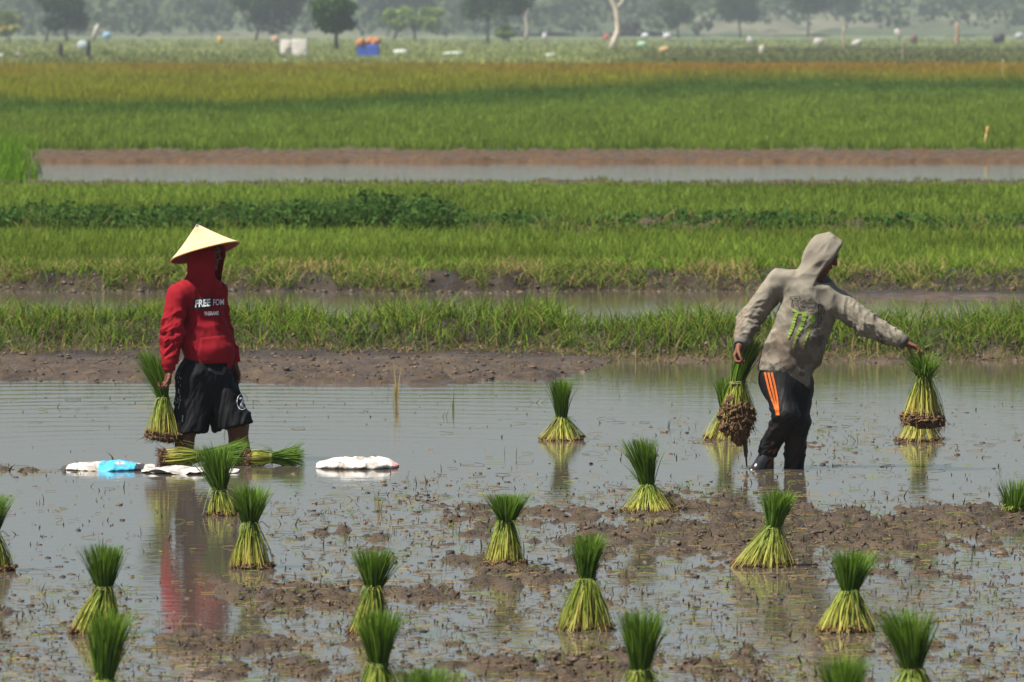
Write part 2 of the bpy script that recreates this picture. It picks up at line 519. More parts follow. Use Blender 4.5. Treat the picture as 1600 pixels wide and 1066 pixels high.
def build_grass():
    # --- the near bank
    pcs = []
    X, d, r = scatter(44000, 62.4, 69, 31)
    px, sh, fr = lines(X, d)
    cl = fbm2(X / .35, d / .6, 33, 3)
    k = (d > fr + .35 - .8 * r.uniform(0, 1, len(d)) ** 2) & (d < fr + 2.6) & (cl + r.uniform(-.12, .12, len(d)) > .36)
    X, d, cl = X[k], d[k], cl[k]; n = len(X)
    tall = fbm2(X / .8, d / 1.5, 35, 3)
    h = r.uniform(.12, .34, n) * (.5 + 1.0 * tall)
    c1 = cmix(r, n, (.03, .09, .008), (.26, .37, .035)) * (.6 + .7 * cl)[:, None]
    c0 = cmix(r, n, (.10, .11, .03), (.05, .09, .018))
    dead = r.uniform(0, 1, n) < .08
    c1[dead] = cmix(r, dead.sum(), (.30, .22, .09), (.22, .14, .06)); c0[dead] = c1[dead] * .8
    pcs.append(grass('g', X, d, r, h, r.uniform(.007, .015, n), r.uniform(.15, 1.1, n), c0, c1, ''))
    # dead stems hanging on its face and lying on the shore
    X, d, r = scatter(11000, 61.5, 66.5, 41)
    px, sh, fr = lines(X, d)
    k = (d > fr - .9) & (d < fr + .9)
    X, d = X[k], d[k]; n = len(X)
    c1 = cmix(r, n, (.34, .25, .10), (.16, .11, .05))
    gr = r.uniform(0, 1, n) < .4
    c1[gr] = cmix(r, gr.sum(), (.09, .14, .03), (.16, .2, .05))
    pcs.append(grass('g', X, d, r, r.uniform(.05, .14, n), r.uniform(.006, .011, n), r.uniform(.6, 1.8, n), c1 * .8, c1, ''))
    stuff('bank_grass', pcs, 'lush tufted green grass along the bank behind both planters', 'grass')
    # --- second bank, ragged edge over brown earth
    pcs = []
    X, d, r = scatter(30000, 78.4, 84, 51)
    px, sh, fr = lines(X, d)
    d2 = 79.3 + (fbm2(px / 70, 0 * px + 7, 8) - .5) * 1.6
    cl = fbm2(X / .5, d / .9, 53, 3)
    k = (d > d2 + .85 - .9 * r.uniform(0, 1, len(d)) ** 3) & (cl > .36)
    X, d, cl = X[k], d[k], cl[k]; n = len(X)
    c1 = cmix(r, n, (.06, .13, .012), (.20, .31, .03))
    dry = r.uniform(0, 1, n) < np.where(d < 81.5, .22 + .5 * (cl > .58), .05)
    c1[dry] = cmix(r, dry.sum(), (.38, .30, .12), (.22, .17, .06))
    h = r.uniform(.10, .26, n) * np.where(d < 81.2, 1.0, .8)
    pcs.append(grass('g', X, d, r, h, r.uniform(.009, .017, n), r.uniform(.2, 1.3, n), c1 * .75, c1, ''))
    X, d, r = scatter(9000, 78, 82, 55)
    px, sh, fr = lines(X, d)
    d2 = 79.3 + (fbm2(px / 70, 0 * px + 7, 8) - .5) * 1.6
    k = (d > d2 - .6) & (d < d2 + .9) & (fbm2(X / .6, d / 2, 57, 3) > .42)
    X, d = X[k], d[k]; n = len(X)
    c1 = cmix(r, n, (.36, .27, .11), (.10, .07, .03))
    gr = r.uniform(0, 1, n) < .45
    c1[gr] = cmix(r, gr.sum(), (.09, .15, .025), (.2, .26, .05))
    pcs.append(grass('g', X, d, r, r.uniform(.06, .17, n), r.uniform(.008, .014, n), r.uniform(.4, 1.9, n), c1 * .8, c1, ''))
    X, d, r = scatter(26000, 78.5, 82, 58)
    px, sh, fr = lines(X, d)
    d2 = 79.3 + (fbm2(px / 70, 0 * px + 7, 8) - .5) * 1.6
    cl = fbm2(X / .45, d / 1.6, 59, 2)
    k = (d > d2 + .1) & (d < d2 + 1.4) & (cl > .58)
    X, d, cl = X[k], d[k], cl[k]; n = len(X)
    c1 = cmix(r, n, (.05, .11, .016), (.24, .29, .05))
    dry = r.uniform(0, 1, n) < .2
    c1[dry] = cmix(r, dry.sum(), (.42, .32, .13), (.20, .14, .05))
    pcs.append(grass('g', X, d, r, r.uniform(.12, .30, n), r.uniform(.009, .016, n), r.uniform(.4, 1.6, n), c1 * .7, c1, ''))
    stuff('bank_grass', pcs, 'ragged green and straw grass on the second bank across the ditch', 'grass')
    # --- seedling field between second and third bank
    X, d, r = scatter(46000, 82, 96.2, 61)
    n = len(X)
    big = fbm2(X / 3, d / 6, 63, 3)
    c1 = cmix(r, n, (.10, .16, .02), (.225, .29, .042)) * (.55 + .9 * big)[:, None]
    V1 = grass('g', X, d, r, r.uniform(.15, .27, n), r.uniform(.010, .018, n), r.uniform(.1, .6, n), c1 * .7, c1, '')
    stuff('rice_seedlings', [V1], 'bright green seedling plot behind the second bank', 'rice crop')
    # --- third bank: dark leafy weeds, taller left of the middle
    pcs = []
    X, d, r = scatter(22000, 95, 99, 71)
    px, sh, fr = lines(X, d)
    d3 = 95.6 + (fbm2(px / 60, 0 * px + 11, 10) - .5) * 1.2
    lush = np.clip(sstep(330, 470, px) * (1 - sstep(660, 760, px)) + .5 * (px < 400), 0, 1)
    cl = fbm2(X / .6, d / 1.1, 73, 3)
    k = (d > d3 + .3) & (d < d3 + 2.6) & (cl + .25 * lush > .43)
    X, d, lush = X[k], d[k], lush[k]; n = len(X)
    c1 = cmix(r, n, (.03, .068, .016), (.085, .15, .03)) * (1.15 - .3 * lush)[:, None]
    dry = r.uniform(0, 1, n) < (.16 * (1 - lush))
    c1[dry] = cmix(r, dry.sum(), (.30, .22, .09), (.17, .12, .05))
    h = r.uniform(.10, .22, n) * (1 + 1.5 * lush * (.4 + cl[k]))
    pcs.append(grass('g', X, d, r, h, r.uniform(.016, .035, n), r.uniform(.4, 1.5, n), c1 * .8, c1, ''))
    X, d, r = scatter(30000, 95.3, 98.6, 75)
    px, sh, fr = lines(X, d)
    d3 = 95.6 + (fbm2(px / 60, 0 * px + 11, 10) - .5) * 1.2
    lush = np.clip(sstep(330, 470, px) * (1 - sstep(660, 760, px)) + .55 * (px < 400) + .03, 0, 1)
    cl = fbm2(X / .5, d / .9, 77, 3)
    k = (d > d3 + .1) & (d < d3 + 2.4) & (cl + .3 * lush > .61 + .1 * r.uniform(-1, 1, len(d)))
    X, d, lush, cl = X[k], d[k], lush[k], cl[k]; n = len(X)
    P = np.stack([X, d, height(X, d) + r.uniform(0, 1, n) ** .8 * (.14 + .34 * lush * (.35 + 1.2 * np.clip(cl - .4, 0, 1)))], 1)
    a = r.normal(0, 1, (n, 3)); a /= np.linalg.norm(a, axis=1)[:, None]
    b_ = np.cross(a, r.normal(0, 1, (n, 3))); b_ /= np.linalg.norm(b_, axis=1)[:, None]
    s_ = r.uniform(.03, .06, n)[:, None]
    Vw = np.stack([P - a * s_, P + b_ * s_ * .5, P + a * s_, P - b_ * s_ * .5], 1).reshape(-1, 3)
    pcs.append((Vw, np.arange(4 * n).reshape(n, 4), np.repeat(cmix(r, n, (.022, .06, .013), (.085, .16, .03)), 4, 0)))
    stuff('bank_weeds', pcs, 'dark leafy weeds along the third bank between two seedling plots', 'weeds')
    # --- second seedling field
    X, d, r = scatter(56000, 98.8, 128.2, 81)
    n = len(X)
    big = fbm2(X / 5, d / 9, 83, 3)
    c1 = cmix(r, n, (.09, .155, .02), (.215, .28, .042)) * (.55 + .9 * big)[:, None]
    edge = sstep(125.5, 128, d)[:, None] * .5
    c1 = c1 * (1 - edge) + np.array([.22, .22, .06]) * edge
    V1 = grass('g', X, d, r, r.uniform(.14, .25, n) * (1 - .5 * sstep(118, 127, d)), r.uniform(.013, .024, n), r.uniform(.1, .6, n), c1 * .7, c1, '')
    stuff('rice_seedlings', [V1], 'green seedling plot reaching the far strip of open water', 'rice crop')
    # --- corner plot left of the far water strip
    X, d, r = scatter(15000, 126, 166, 91)
    px = X / d * F + 800
    k = (px < 56 + r.uniform(-12, 8, len(px)) - 26 * (fbm2(d / 2.2, 0 * d, 3) - .5))
    X, d = X[k], d[k]
    Xe = r.uniform(-1.35, -1.0, 5000) ; de = r.uniform(127, 166, 5000)
    Xe = Xe * .072 * de + .4
    k = (Xe / de * F + 800) < 56
    X, d = np.append(X, Xe[k]), np.append(d, de[k]); n = len(X)
    c1 = cmix(r, n, (.09, .20, .014), (.17, .31, .025))
    V1 = grass('g', X, d, r, r.uniform(.25, .45, n), r.uniform(.016, .03, n), r.uniform(.1, .5, n), c1 * .7, c1, '')
    stuff('rice_seedlings', [V1], 'bright green corner plot at the left end of the far water', 'rice crop')
    # --- the big far field: plots of different age, with an edge shadow painted between them
    X, d, r = scatter(230000, 160, 500, 101, screen=True, margin=1.15)
    pq = X / d * F + 800
    k = d > 162.0 + (fbm2(pq / 90, 0 * pq + 15, 12) - .5) * 1.5
    X, d = X[k], d[k]
    px = X / d * F + 800
    y = F * HC / d + YH
    n = len(X)
    wob = (fbm2(px / 200, y / 30, 103, 3) - .5)
    yb = 186 - 34 * sstep(420, 1250, px) + 10 * wob          # where light young rice meets a dark band, edge shadow put into the colour
    t1 = sstep(-16, 14, yb - y)
    ya = yb - 16 + 10 * wob
    t2 = sstep(-6, 12, ya - y)
    t3 = sstep(-7, 12, 124 + 3 * sstep(300, 1100, px) + 16 * wob - y)
    young = cmix(r, n, (.12, .19, .026), (.205, .275, .042))
    dark = cmix(r, n, (.05, .11, .016), (.105, .175, .028))
    olive = cmix(r, n, (.17, .19, .016), (.30, .29, .026))
    ripe = cmix(r, n, (.28, .16, .018), (.42, .20, .026))
    mixo = np.clip(.35 + .35 * (1 - sstep(500, 1000, px)) + 1.2 * (fbm2(px / 130, y / 6, 107, 3) - .5), 0, 1)[:, None]
    ripe = ripe * (1 - mixo) + olive * mixo
    c1 = young * (1 - t1)[:, None] + dark * t1[:, None]
    c1 = c1 * (1 - t2)[:, None] + olive * t2[:, None]
    c1 = c1 * (1 - t3)[:, None] + ripe * t3[:, None]
    c1 = c1 * (.78 + .44 * fbm2(px / 60, y / 9, 105, 3))[:, None]
    h = r.uniform(.22, .40, n) * (.75 + .5 * t2)
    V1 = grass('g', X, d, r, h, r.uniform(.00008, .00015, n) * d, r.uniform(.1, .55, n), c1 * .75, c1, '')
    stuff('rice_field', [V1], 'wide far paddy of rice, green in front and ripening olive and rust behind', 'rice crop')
    # --- pale scrub beyond it
    X, d, r = scatter(30000, 510, 1500, 111, screen=True, margin=1.15)
    n = len(X)
    px = X / d * F + 800
    y = F * HC / d + YH
    c1 = cmix(r, n, (.17, .22, .07), (.32, .33, .12)) * (.7 + .6 * fbm2(px / 50, y / 4, 113, 3))[:, None]
    darkband = (sstep(900, 1050, px) * sstep(74, 78, y) + .6 * (1 - sstep(250, 700, px)) * sstep(82, 86, y))[:, None]
    c1 = c1 * (1 - .5 * np.clip(darkband, 0, 1))
    V1 = grass('g', X, d, r, r.uniform(.2, .6, n), r.uniform(.0002, .0005, n) * d, r.uniform(.2, 1, n), c1 * .8, c1, '', segs=2)
    stuff('scrub', [V1], 'pale rough pasture between the ripe rice and the trees', 'scrub')

build_grass()

# ------------------------------------------------------------------ small stuff lying in the mud and water
def build_debris():
    r = np.random.default_rng(201)
    def pick(n, p0, bias):
        y = r.uniform(612, 1075, n * 8)
        px = r.uniform(-80, 1680, n * 8)
        d = F * HC / (y - YH)
        X = gx(px, d)
        m = mudmask(X, d) * (.5 + fbm2(X / .4, d / 1.0, 203, 3)) + p0 * (.3 + sstep(680, 760, y))
        m = m * (1 - .75 * (px > 215) * (px < 375) * (y < 1010) * (y > 740))
        k = (r.uniform(0, 1, len(X)) < np.clip(m, 0, 1) ** bias) & (np.abs(X) < .072 * d * 1.15 + 1)
        return X[k][:n], d[k][:n]
    # mud clods: squashed irregular lumps
    X, d = pick(12000, .03, 1.2)
    px_, sh_, fr_ = None, None, None
    Xb, db, r3 = scatter(16000, 59, 81.5, 209)
    pb, sb, fb_ = lines(Xb, db)
    d2b_ = 79.3 + (fbm2(pb / 70, 0 * pb + 7, 8) - .5) * 1.6
    kb = ((db > sb) & (db < fb_ + .7)) | ((db > d2b_ - .5) & (db < d2b_ + .9))
    X, d = np.append(X, Xb[kb]), np.append(d, db[kb])
    t = (1 + 5 ** .5) / 2
    ico = np.array([(-1, t, 0), (1, t, 0), (-1, -t, 0), (1, -t, 0), (0, -1, t), (0, 1, t), (0, -1, -t), (0, 1, -t), (t, 0, -1), (t, 0, 1), (-t, 0, -1), (-t, 0, 1)]) / 1.9
    icf = np.array([(0, 11, 5), (0, 5, 1), (0, 1, 7), (0, 7, 10), (0, 10, 11), (1, 5, 9), (5, 11, 4), (11, 10, 2), (10, 7, 6), (7, 1, 8),
                    (3, 9, 4), (3, 4, 2), (3, 2, 6), (3, 6, 8), (3, 8, 9), (4, 9, 5), (2, 4, 11), (6, 2, 10), (8, 6, 7), (9, 8, 1)])
    n = len(X)
    fz = lines(X, d)[2] - .25
    s = (.003 + .012 * r.uniform(0, 1, n) ** 3.5) * (1 + .5 * (d > 58) + .7 * (((d > fz) & (d < 68)) | (d > 77)))
    s = np.where(r.uniform(0, 1, n) < .006, s * 2.0, s)
    sc = np.stack([s * r.uniform(.8, 1.9, n), s * r.uniform(.8, 2.2, n), s * r.uniform(.45, 1.0, n)], 1)
    V = ico[None] * (1 + r.uniform(-.55, .55, (n, 12, 1))) * sc[:, None]
    z = np.maximum(height(X, d), -.004)
    V = V + np.stack([X, d, z + sc[:, 2] * .25], 1)[:, None]
    Fq = (icf[None] + (np.arange(n) * 12)[:, None, None]).reshape(-1, 3)
    c = cmix(r, n, (.020, .014, .010), (.12, .074, .040), r.uniform(0, 1, n) ** 1.3)
    m = mat('mud_lump', attr=True, rough=.45, spec=.4, noise=(40, .3), bump=(80, .01))
    o = mesh('mud_clods', V.reshape(-1, 3), Fq, m, cols=np.repeat(c, 12, 0))
    tag(o, 'small wet clods of dark mud scattered over the flooded paddy', 'mud clods', kind='stuff')
    # rotten stubble: dark bits that stick up
    X, d = pick(8000, .06, .9)
    n = len(X)
    P = np.stack([X, d, np.maximum(height(X, d), -.01) - .004], 1)
    c = cmix(r, n, (.018, .013, .010), (.12, .08, .042), r.uniform(0, 1, n) ** 1.6)
    a = blades(P, r.uniform(.008, .045, n) * np.where(r.uniform(0, 1, n) < .04, 2.0, 1), r.uniform(.004, .013, n), r.uniform(.1, 1.3, n), c, c, segs=3, seed=5)
    # straw lying flat
    X, d = pick(6500, .025, 1.1)
    n = len(X)
    P = np.stack([X, d, np.maximum(height(X, d), 0.0) + .004], 1)
    c = cmix(r, n, (.30, .22, .09), (.10, .07, .035))
    g = r.uniform(0, 1, n) < .25
    c[g] = cmix(r, g.sum(), (.20, .25, .05), (.10, .15, .03))
    az = r.uniform(0, 2 * np.pi, n)
    L = r.uniform(.02, .13, n)
    k = np.linspace(0, 1, 4)
    dirv = np.stack([np.cos(az), np.sin(az), r.uniform(-.02, .12, n)], 1)
    bend = np.stack([-np.sin(az), np.cos(az), np.zeros(n)], 1) * r.uniform(-.14, .14, (n, 1))
    path = P[:, None] + (dirv[:, None] * k[None, :, None] + bend[:, None] * (k * (1 - k))[None, :, None]) * L[:, None, None]
    path[:, :, 2] += (r.uniform(0, .12, (n, 1)) * (k * (1 - k))[None]) * 4 * L[:, None] * .3
    wd = np.stack([-np.sin(az) * .7, np.cos(az) * .5, np.full(n, .6)], 1)
    b = ribbons(path, np.repeat(r.uniform(.003, .006, (n, 1)), 4, 1), np.repeat(c[:, None], 4, 1), wd)
    stuff('straw_litter', [a, b], 'rotten stubble and straw strewn over the mud and shallow water', 'straw')
    # green sprouts and thin stalks standing in the water
    X, d = pick(330, .07, .9)
    pcs = []
    rep = r.integers(1, 6, len(X))
    X, d = np.repeat(X, rep), np.repeat(d, rep)
    n = len(X)
    P = np.stack([X + r.normal(0, .012, n), d + r.normal(0, .02, n), np.maximum(height(X, d), -.02)], 1)
    c = cmix(r, n, (.08, .16, .03), (.26, .26, .08))
    pcs.append(blades(P, r.uniform(.03, .11, n), r.uniform(.0025, .005, n), r.uniform(.1, 1.2, n), c * .8, c, segs=4, seed=9))
    # sparse sprouts on the grey shore
    X, d, r2 = scatter(700, 58.5, 64.5, 207)
    n = len(X)
    P = np.stack([X, d, np.maximum(height(X, d), -.01)], 1)
    c = cmix(r, n, (.12, .14, .04), (.20, .13, .06))
    pcs.append(blades(P, r.uniform(.02, .10, n), r.uniform(.004, .007, n), r.uniform(.2, 1.5, n), c * .8, c, segs=3, seed=11))
    stuff('water_weeds', pcs, 'thin weed sprouts standing in the shallow water and on the shore', 'weeds')

build_debris()

# ------------------------------------------------------------------ rice seedling bunches
def ridge3(P, seed):
    return 1 - np.abs(2 * vn3(P, seed) - 1)

def ortho(a):
    a = a / (np.linalg.norm(a, axis=-1, keepdims=True) + 1e-9)
    return a

def bunch(name, loc, label, H=.56, rb=.16, wf=.5, rw=.036, rt=.11, lean=(0, 0), waist_off=(0, 0), seed=0, tie=True, soil=.3, rot=None,
          n=380, nl=430, droop=.16, wild=.13, group='tied bunches of rice seedlings', drip=None, yellow=.5, soil_h=.05, top_flat=.1):
    r = np.random.default_rng(1000 + seed)
    root = empty(name, loc, label, 'rice bunch', group)
    root.rotation_euler = rot if rot is not None else (R(r.normal(0, 2.0)), R(r.normal(0, 1.2)), 0)
    wh = H * wf
    lean = np.array([*lean, 0.]); wo = np.array([*waist_off, 0.])
    # stems: broom skirt from the roots to the tie
    th = r.uniform(0, 2 * np.pi, n)
    rr = rb * r.uniform(0, 1, n) ** .38 * r.normal(1, .06, n)
    clump = (.82 + .36 * vn2(th * 1.6, th * 0 + seed, seed))
    rr = rr * clump
    k = np.linspace(0, 1, 7)
    tw = th + r.normal(0, .35, n)
    base = np.stack([np.cos(th) * rr, np.sin(th) * rr, r.uniform(-.004, .03, n) * (1 + soil)], 1)
    rwk = rw * r.uniform(.1, 1, n) ** .5
    top = np.stack([np.cos(tw) * rwk, np.sin(tw) * rwk, wh + r.normal(0, .016, n)], 1) + wo
    e = (k ** 1.0)[None, :, None]
    path = base[:, None] * (1 - e) + top[:, None] * e
    bul = np.sin(np.pi * k)[None, :, None] * (np.stack([np.cos(th), np.sin(th), 0 * th], 1) * r.normal(.005, .010, (n, 1)) + r.normal(0, .005, (n, 3)))[:, None]
    path = path + bul
    w = r.uniform(.003, .0062, (n, 1)) * np.ones((1, 7))
    yl = np.clip(r.normal(yellow, .30, n), 0, 1)
    ca = cmix(r, n, (.20, .25, .025), (.66, .53, .14), yl)
    cb = cmix(r, n, (.07, .15, .014), (.34, .40, .05), yl * .85)
    brown = np.array([.20, .11, .045])
    cols = ca[:, None] * (1 - (k ** .8)[None, :, None]) + cb[:, None] * (k ** .8)[None, :, None]
    fb = np.clip(1 - k * 7, 0, 1)[None, :, None] * r.uniform(.2, .9, (n, 1, 1))
    cols = cols * (1 - fb) + brown * fb
    old = r.uniform(0, 1, n) < .13
    cols[old] = cols[old] * .3 + np.array([.30, .19, .07]) * .6
    wa = th + np.pi / 2 + r.normal(0, .5, n)
    wd = np.stack([np.cos(wa), np.sin(wa), 0 * wa], 1)
    V, Q, C = ribbons(path, w, cols, wd)
    mesh('stems', V, Q, M_leaf, root, C, smooth=False)
    # leaves: fan above the tie
    m = nl
    th = r.uniform(0, 2 * np.pi, m)
    q = r.uniform(0, 1, m) ** .55
    hl = (H - wh) * (1 - top_flat * 2.5 * r.uniform(0, 1, m) ** 1.4 * (.4 + vn2(th * 1.3, th * 0 + seed, seed + 7)) - .35 * (r.uniform(0, 1, m) < .12) * r.uniform(0, 1, m))
    wildm = r.uniform(0, 1, m) < wild
    hl = hl * np.where(wildm, r.uniform(1.0, 1.22, m), 1)
    st = np.stack([np.cos(th) * rw * q, np.sin(th) * rw * q, np.full(m, wh - .02)], 1) + wo
    k = np.linspace(0, 1, 8)
    rad = rt * .92 * (.8 + .4 * vn2(th * 1.2, th * 0 + seed, seed + 3)) * q * np.where(wildm, 1.25, 1) * r.uniform(.85, 1.1, m)
    dr = droop * r.uniform(0, 1, m) * np.where(wildm, 2.6, 1)
    rk = rw * q[:, None] + (rad - rw * q)[:, None] * (k ** 1.12)[None] + (dr * hl)[:, None] * (k ** 3)[None] * .8
    zk = (hl + .02)[:, None] * k[None] * (1 - .55 * (dr[:, None] * k[None] ** 2) * np.where(wildm, 1, .3)[:, None])
    jit = r.normal(0, .015, (m, 1, 2)) * (k ** 1.5)[None, :, None]
    path = np.stack([np.cos(th)[:, None] * rk, np.sin(th)[:, None] * rk, st[:, 2:3] + zk], -1) + wo
    path[:, :, :2] += jit
    path = path + lean * (k ** 1.3)[None, :, None]
    w = (r.uniform(.0045, .0085, m)[:, None]) * (1 - .85 * k ** 2.5)[None] * (.7 + .3 * np.minimum(k * 4, 1))[None]
    tone = r.uniform(0, 1, m)
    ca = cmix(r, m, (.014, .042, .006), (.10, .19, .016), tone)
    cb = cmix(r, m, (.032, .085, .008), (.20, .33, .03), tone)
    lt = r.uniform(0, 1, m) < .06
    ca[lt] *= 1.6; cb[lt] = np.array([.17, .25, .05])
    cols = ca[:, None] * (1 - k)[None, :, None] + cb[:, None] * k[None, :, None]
    wa = th + np.pi / 2 + r.normal(0, .6, m)
    wd = np.stack([np.cos(wa), np.sin(wa), 0 * wa], 1)
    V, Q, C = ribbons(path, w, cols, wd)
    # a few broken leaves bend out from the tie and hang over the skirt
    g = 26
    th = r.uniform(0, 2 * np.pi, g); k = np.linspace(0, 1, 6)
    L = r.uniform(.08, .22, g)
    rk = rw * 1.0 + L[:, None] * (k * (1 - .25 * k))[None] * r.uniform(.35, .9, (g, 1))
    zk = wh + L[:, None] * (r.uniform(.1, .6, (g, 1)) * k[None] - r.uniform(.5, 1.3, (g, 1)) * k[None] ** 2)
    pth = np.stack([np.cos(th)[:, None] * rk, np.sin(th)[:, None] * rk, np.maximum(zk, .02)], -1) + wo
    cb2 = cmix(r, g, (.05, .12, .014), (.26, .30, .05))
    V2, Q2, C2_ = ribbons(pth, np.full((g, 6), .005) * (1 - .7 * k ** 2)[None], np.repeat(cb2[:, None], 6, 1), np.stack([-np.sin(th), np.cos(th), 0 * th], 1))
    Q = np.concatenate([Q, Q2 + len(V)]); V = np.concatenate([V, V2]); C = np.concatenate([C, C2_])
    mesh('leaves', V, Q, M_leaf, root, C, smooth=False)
    if tie:
        a = np.linspace(0, 2 * np.pi, 20)
        pts = []
        for j in range(2):
            pts.append(np.stack([np.cos(a) * rw * 1.12, np.sin(a) * rw * 1.12, wh - .006 + .009 * j + .004 * np.sin(a + j)], 1) + wo)
        tail = np.array([[rw * 1.1, -rw * .5, 0], [rw * 1.9, -rw * 1.2, .012], [rw * 2.8, -rw * 1.5, -.02]]) + np.array([0, 0, wh]) + wo
        V, Fc = tubes(pts + [tail], [.0035, .0035, .002], 5)
        mesh('tie', V, Fc, mat_tie, root)
    if soil > 0:
        # clotted roots and soil under the stems
        sph = bm_ico()
        P, nv = sph[0], len(sph[0])
        Vs, Ts, n0 = [], [], 0
        if soil > .5:      # one ragged cake of earth
            b = bmesh.new()
            bmesh.ops.create_icosphere(b, subdivisions=5, radius=1)
            b.verts.ensure_lookup_table()
            D = np.array([v.co[:] for v in b.verts]); FD = np.array([[v.index for v in f.verts] for f in b.faces]); b.free()
            dd = 1 + 1.05 * (fbm3(D * 2.2 + seed, seed, 4) - .5) + .5 * (ridge3(D * 7 + seed, seed) - .5)
            Vs.append(D * dd[:, None] * np.array([rb * .84, rb * .84, soil_h]) + np.array([0, 0, soil_h * .35])); Ts.append(FD); n0 = len(D)
        ns = int(90 + 160 * soil)
        ang = r.uniform(0, 2 * np.pi, ns)
        rr = rb * (r.uniform(.2, 1, ns) ** .4) * (.93 + .14 * vn2(ang * 2.5, ang * 0 + seed, seed))
        ctr = np.stack([np.cos(ang) * rr, np.sin(ang) * rr, r.uniform(-.3, 1.0, ns) * soil_h * .8], 1)
        s = r.uniform(.004, .011, ns) * (1 + .5 * soil)
        VV = P[None] * (1 + .9 * (r.uniform(0, 1, (ns, nv, 1)) - .4)) * s[:, None, None] * np.array([1, 1, .8]) + ctr[:, None]
        Vs.append(VV.reshape(-1, 3)); Ts.append((sph[1][None] + (n0 + np.arange(ns) * nv)[:, None, None]).reshape(-1, 3)); n0 += ns * nv
        hang = int(90 + 330 * soil)
        a = r.uniform(0, 2 * np.pi, hang)
        rr = rb * r.uniform(.3, 1.05, hang) ** .5
        kk = np.linspace(0, 1, 4)
        ln = r.uniform(.008, .03, hang) * (1 + 1.3 * soil)
        p0 = np.stack([np.cos(a) * rr, np.sin(a) * rr, r.uniform(-.2, .9, hang) * soil_h], 1)
        pth = p0[:, None] - np.stack([-np.cos(a) * .25 - r.normal(0, .5, hang), -np.sin(a) * .25 - r.normal(0, .5, hang), np.ones(hang)], 1)[:, None] * (ln[:, None] * kk[None])[:, :, None]
        Vr, Qr, _ = ribbons(pth, np.full((hang, 4), .0032), np.zeros((hang, 4, 3)), ortho(r.normal(0, 1, (hang, 3)) * np.array([1, 1, .1])))
        V = np.concatenate(Vs + [Vr])
        mesh('roots', V, [np.concatenate(Ts), Qr + n0], M_soil, root, smooth=False)
    return root

_ico = []
def bm_ico():
    if not _ico:
        b = bmesh.new()
        bmesh.ops.create_icosphere(b, subdivisions=2, radius=1)
        b.verts.ensure_lookup_table()
        _ico.append((np.array([v.co[:] for v in b.verts]), np.array([[v.index for v in f.verts] for f in b.faces])))
        b.free()
    return _ico[0]

mat_tie = mat('straw_tie', (.20, .20, .06), rough=.8)

def px_bunch(px, y, ytop, hw, ywaist, label, tx=0, wx=0, **kw):
    """a bunch standing on the ground seen at photo column px, row y"""
    X, d = ground(px, y)
    s = d / F
    H = (y - ytop) * s
    kw.setdefault('rt', .10)
    return bunch('rice_bunch', (X, d, max(float(height(np.array([X]), np.array([d]))[0]), -.012)), label, H=H, rb=hw * s, wf=(y - ywaist) / (y - ytop),
                 lean=((tx - wx) * s, 0), waist_off=(wx * s, 0), **kw)

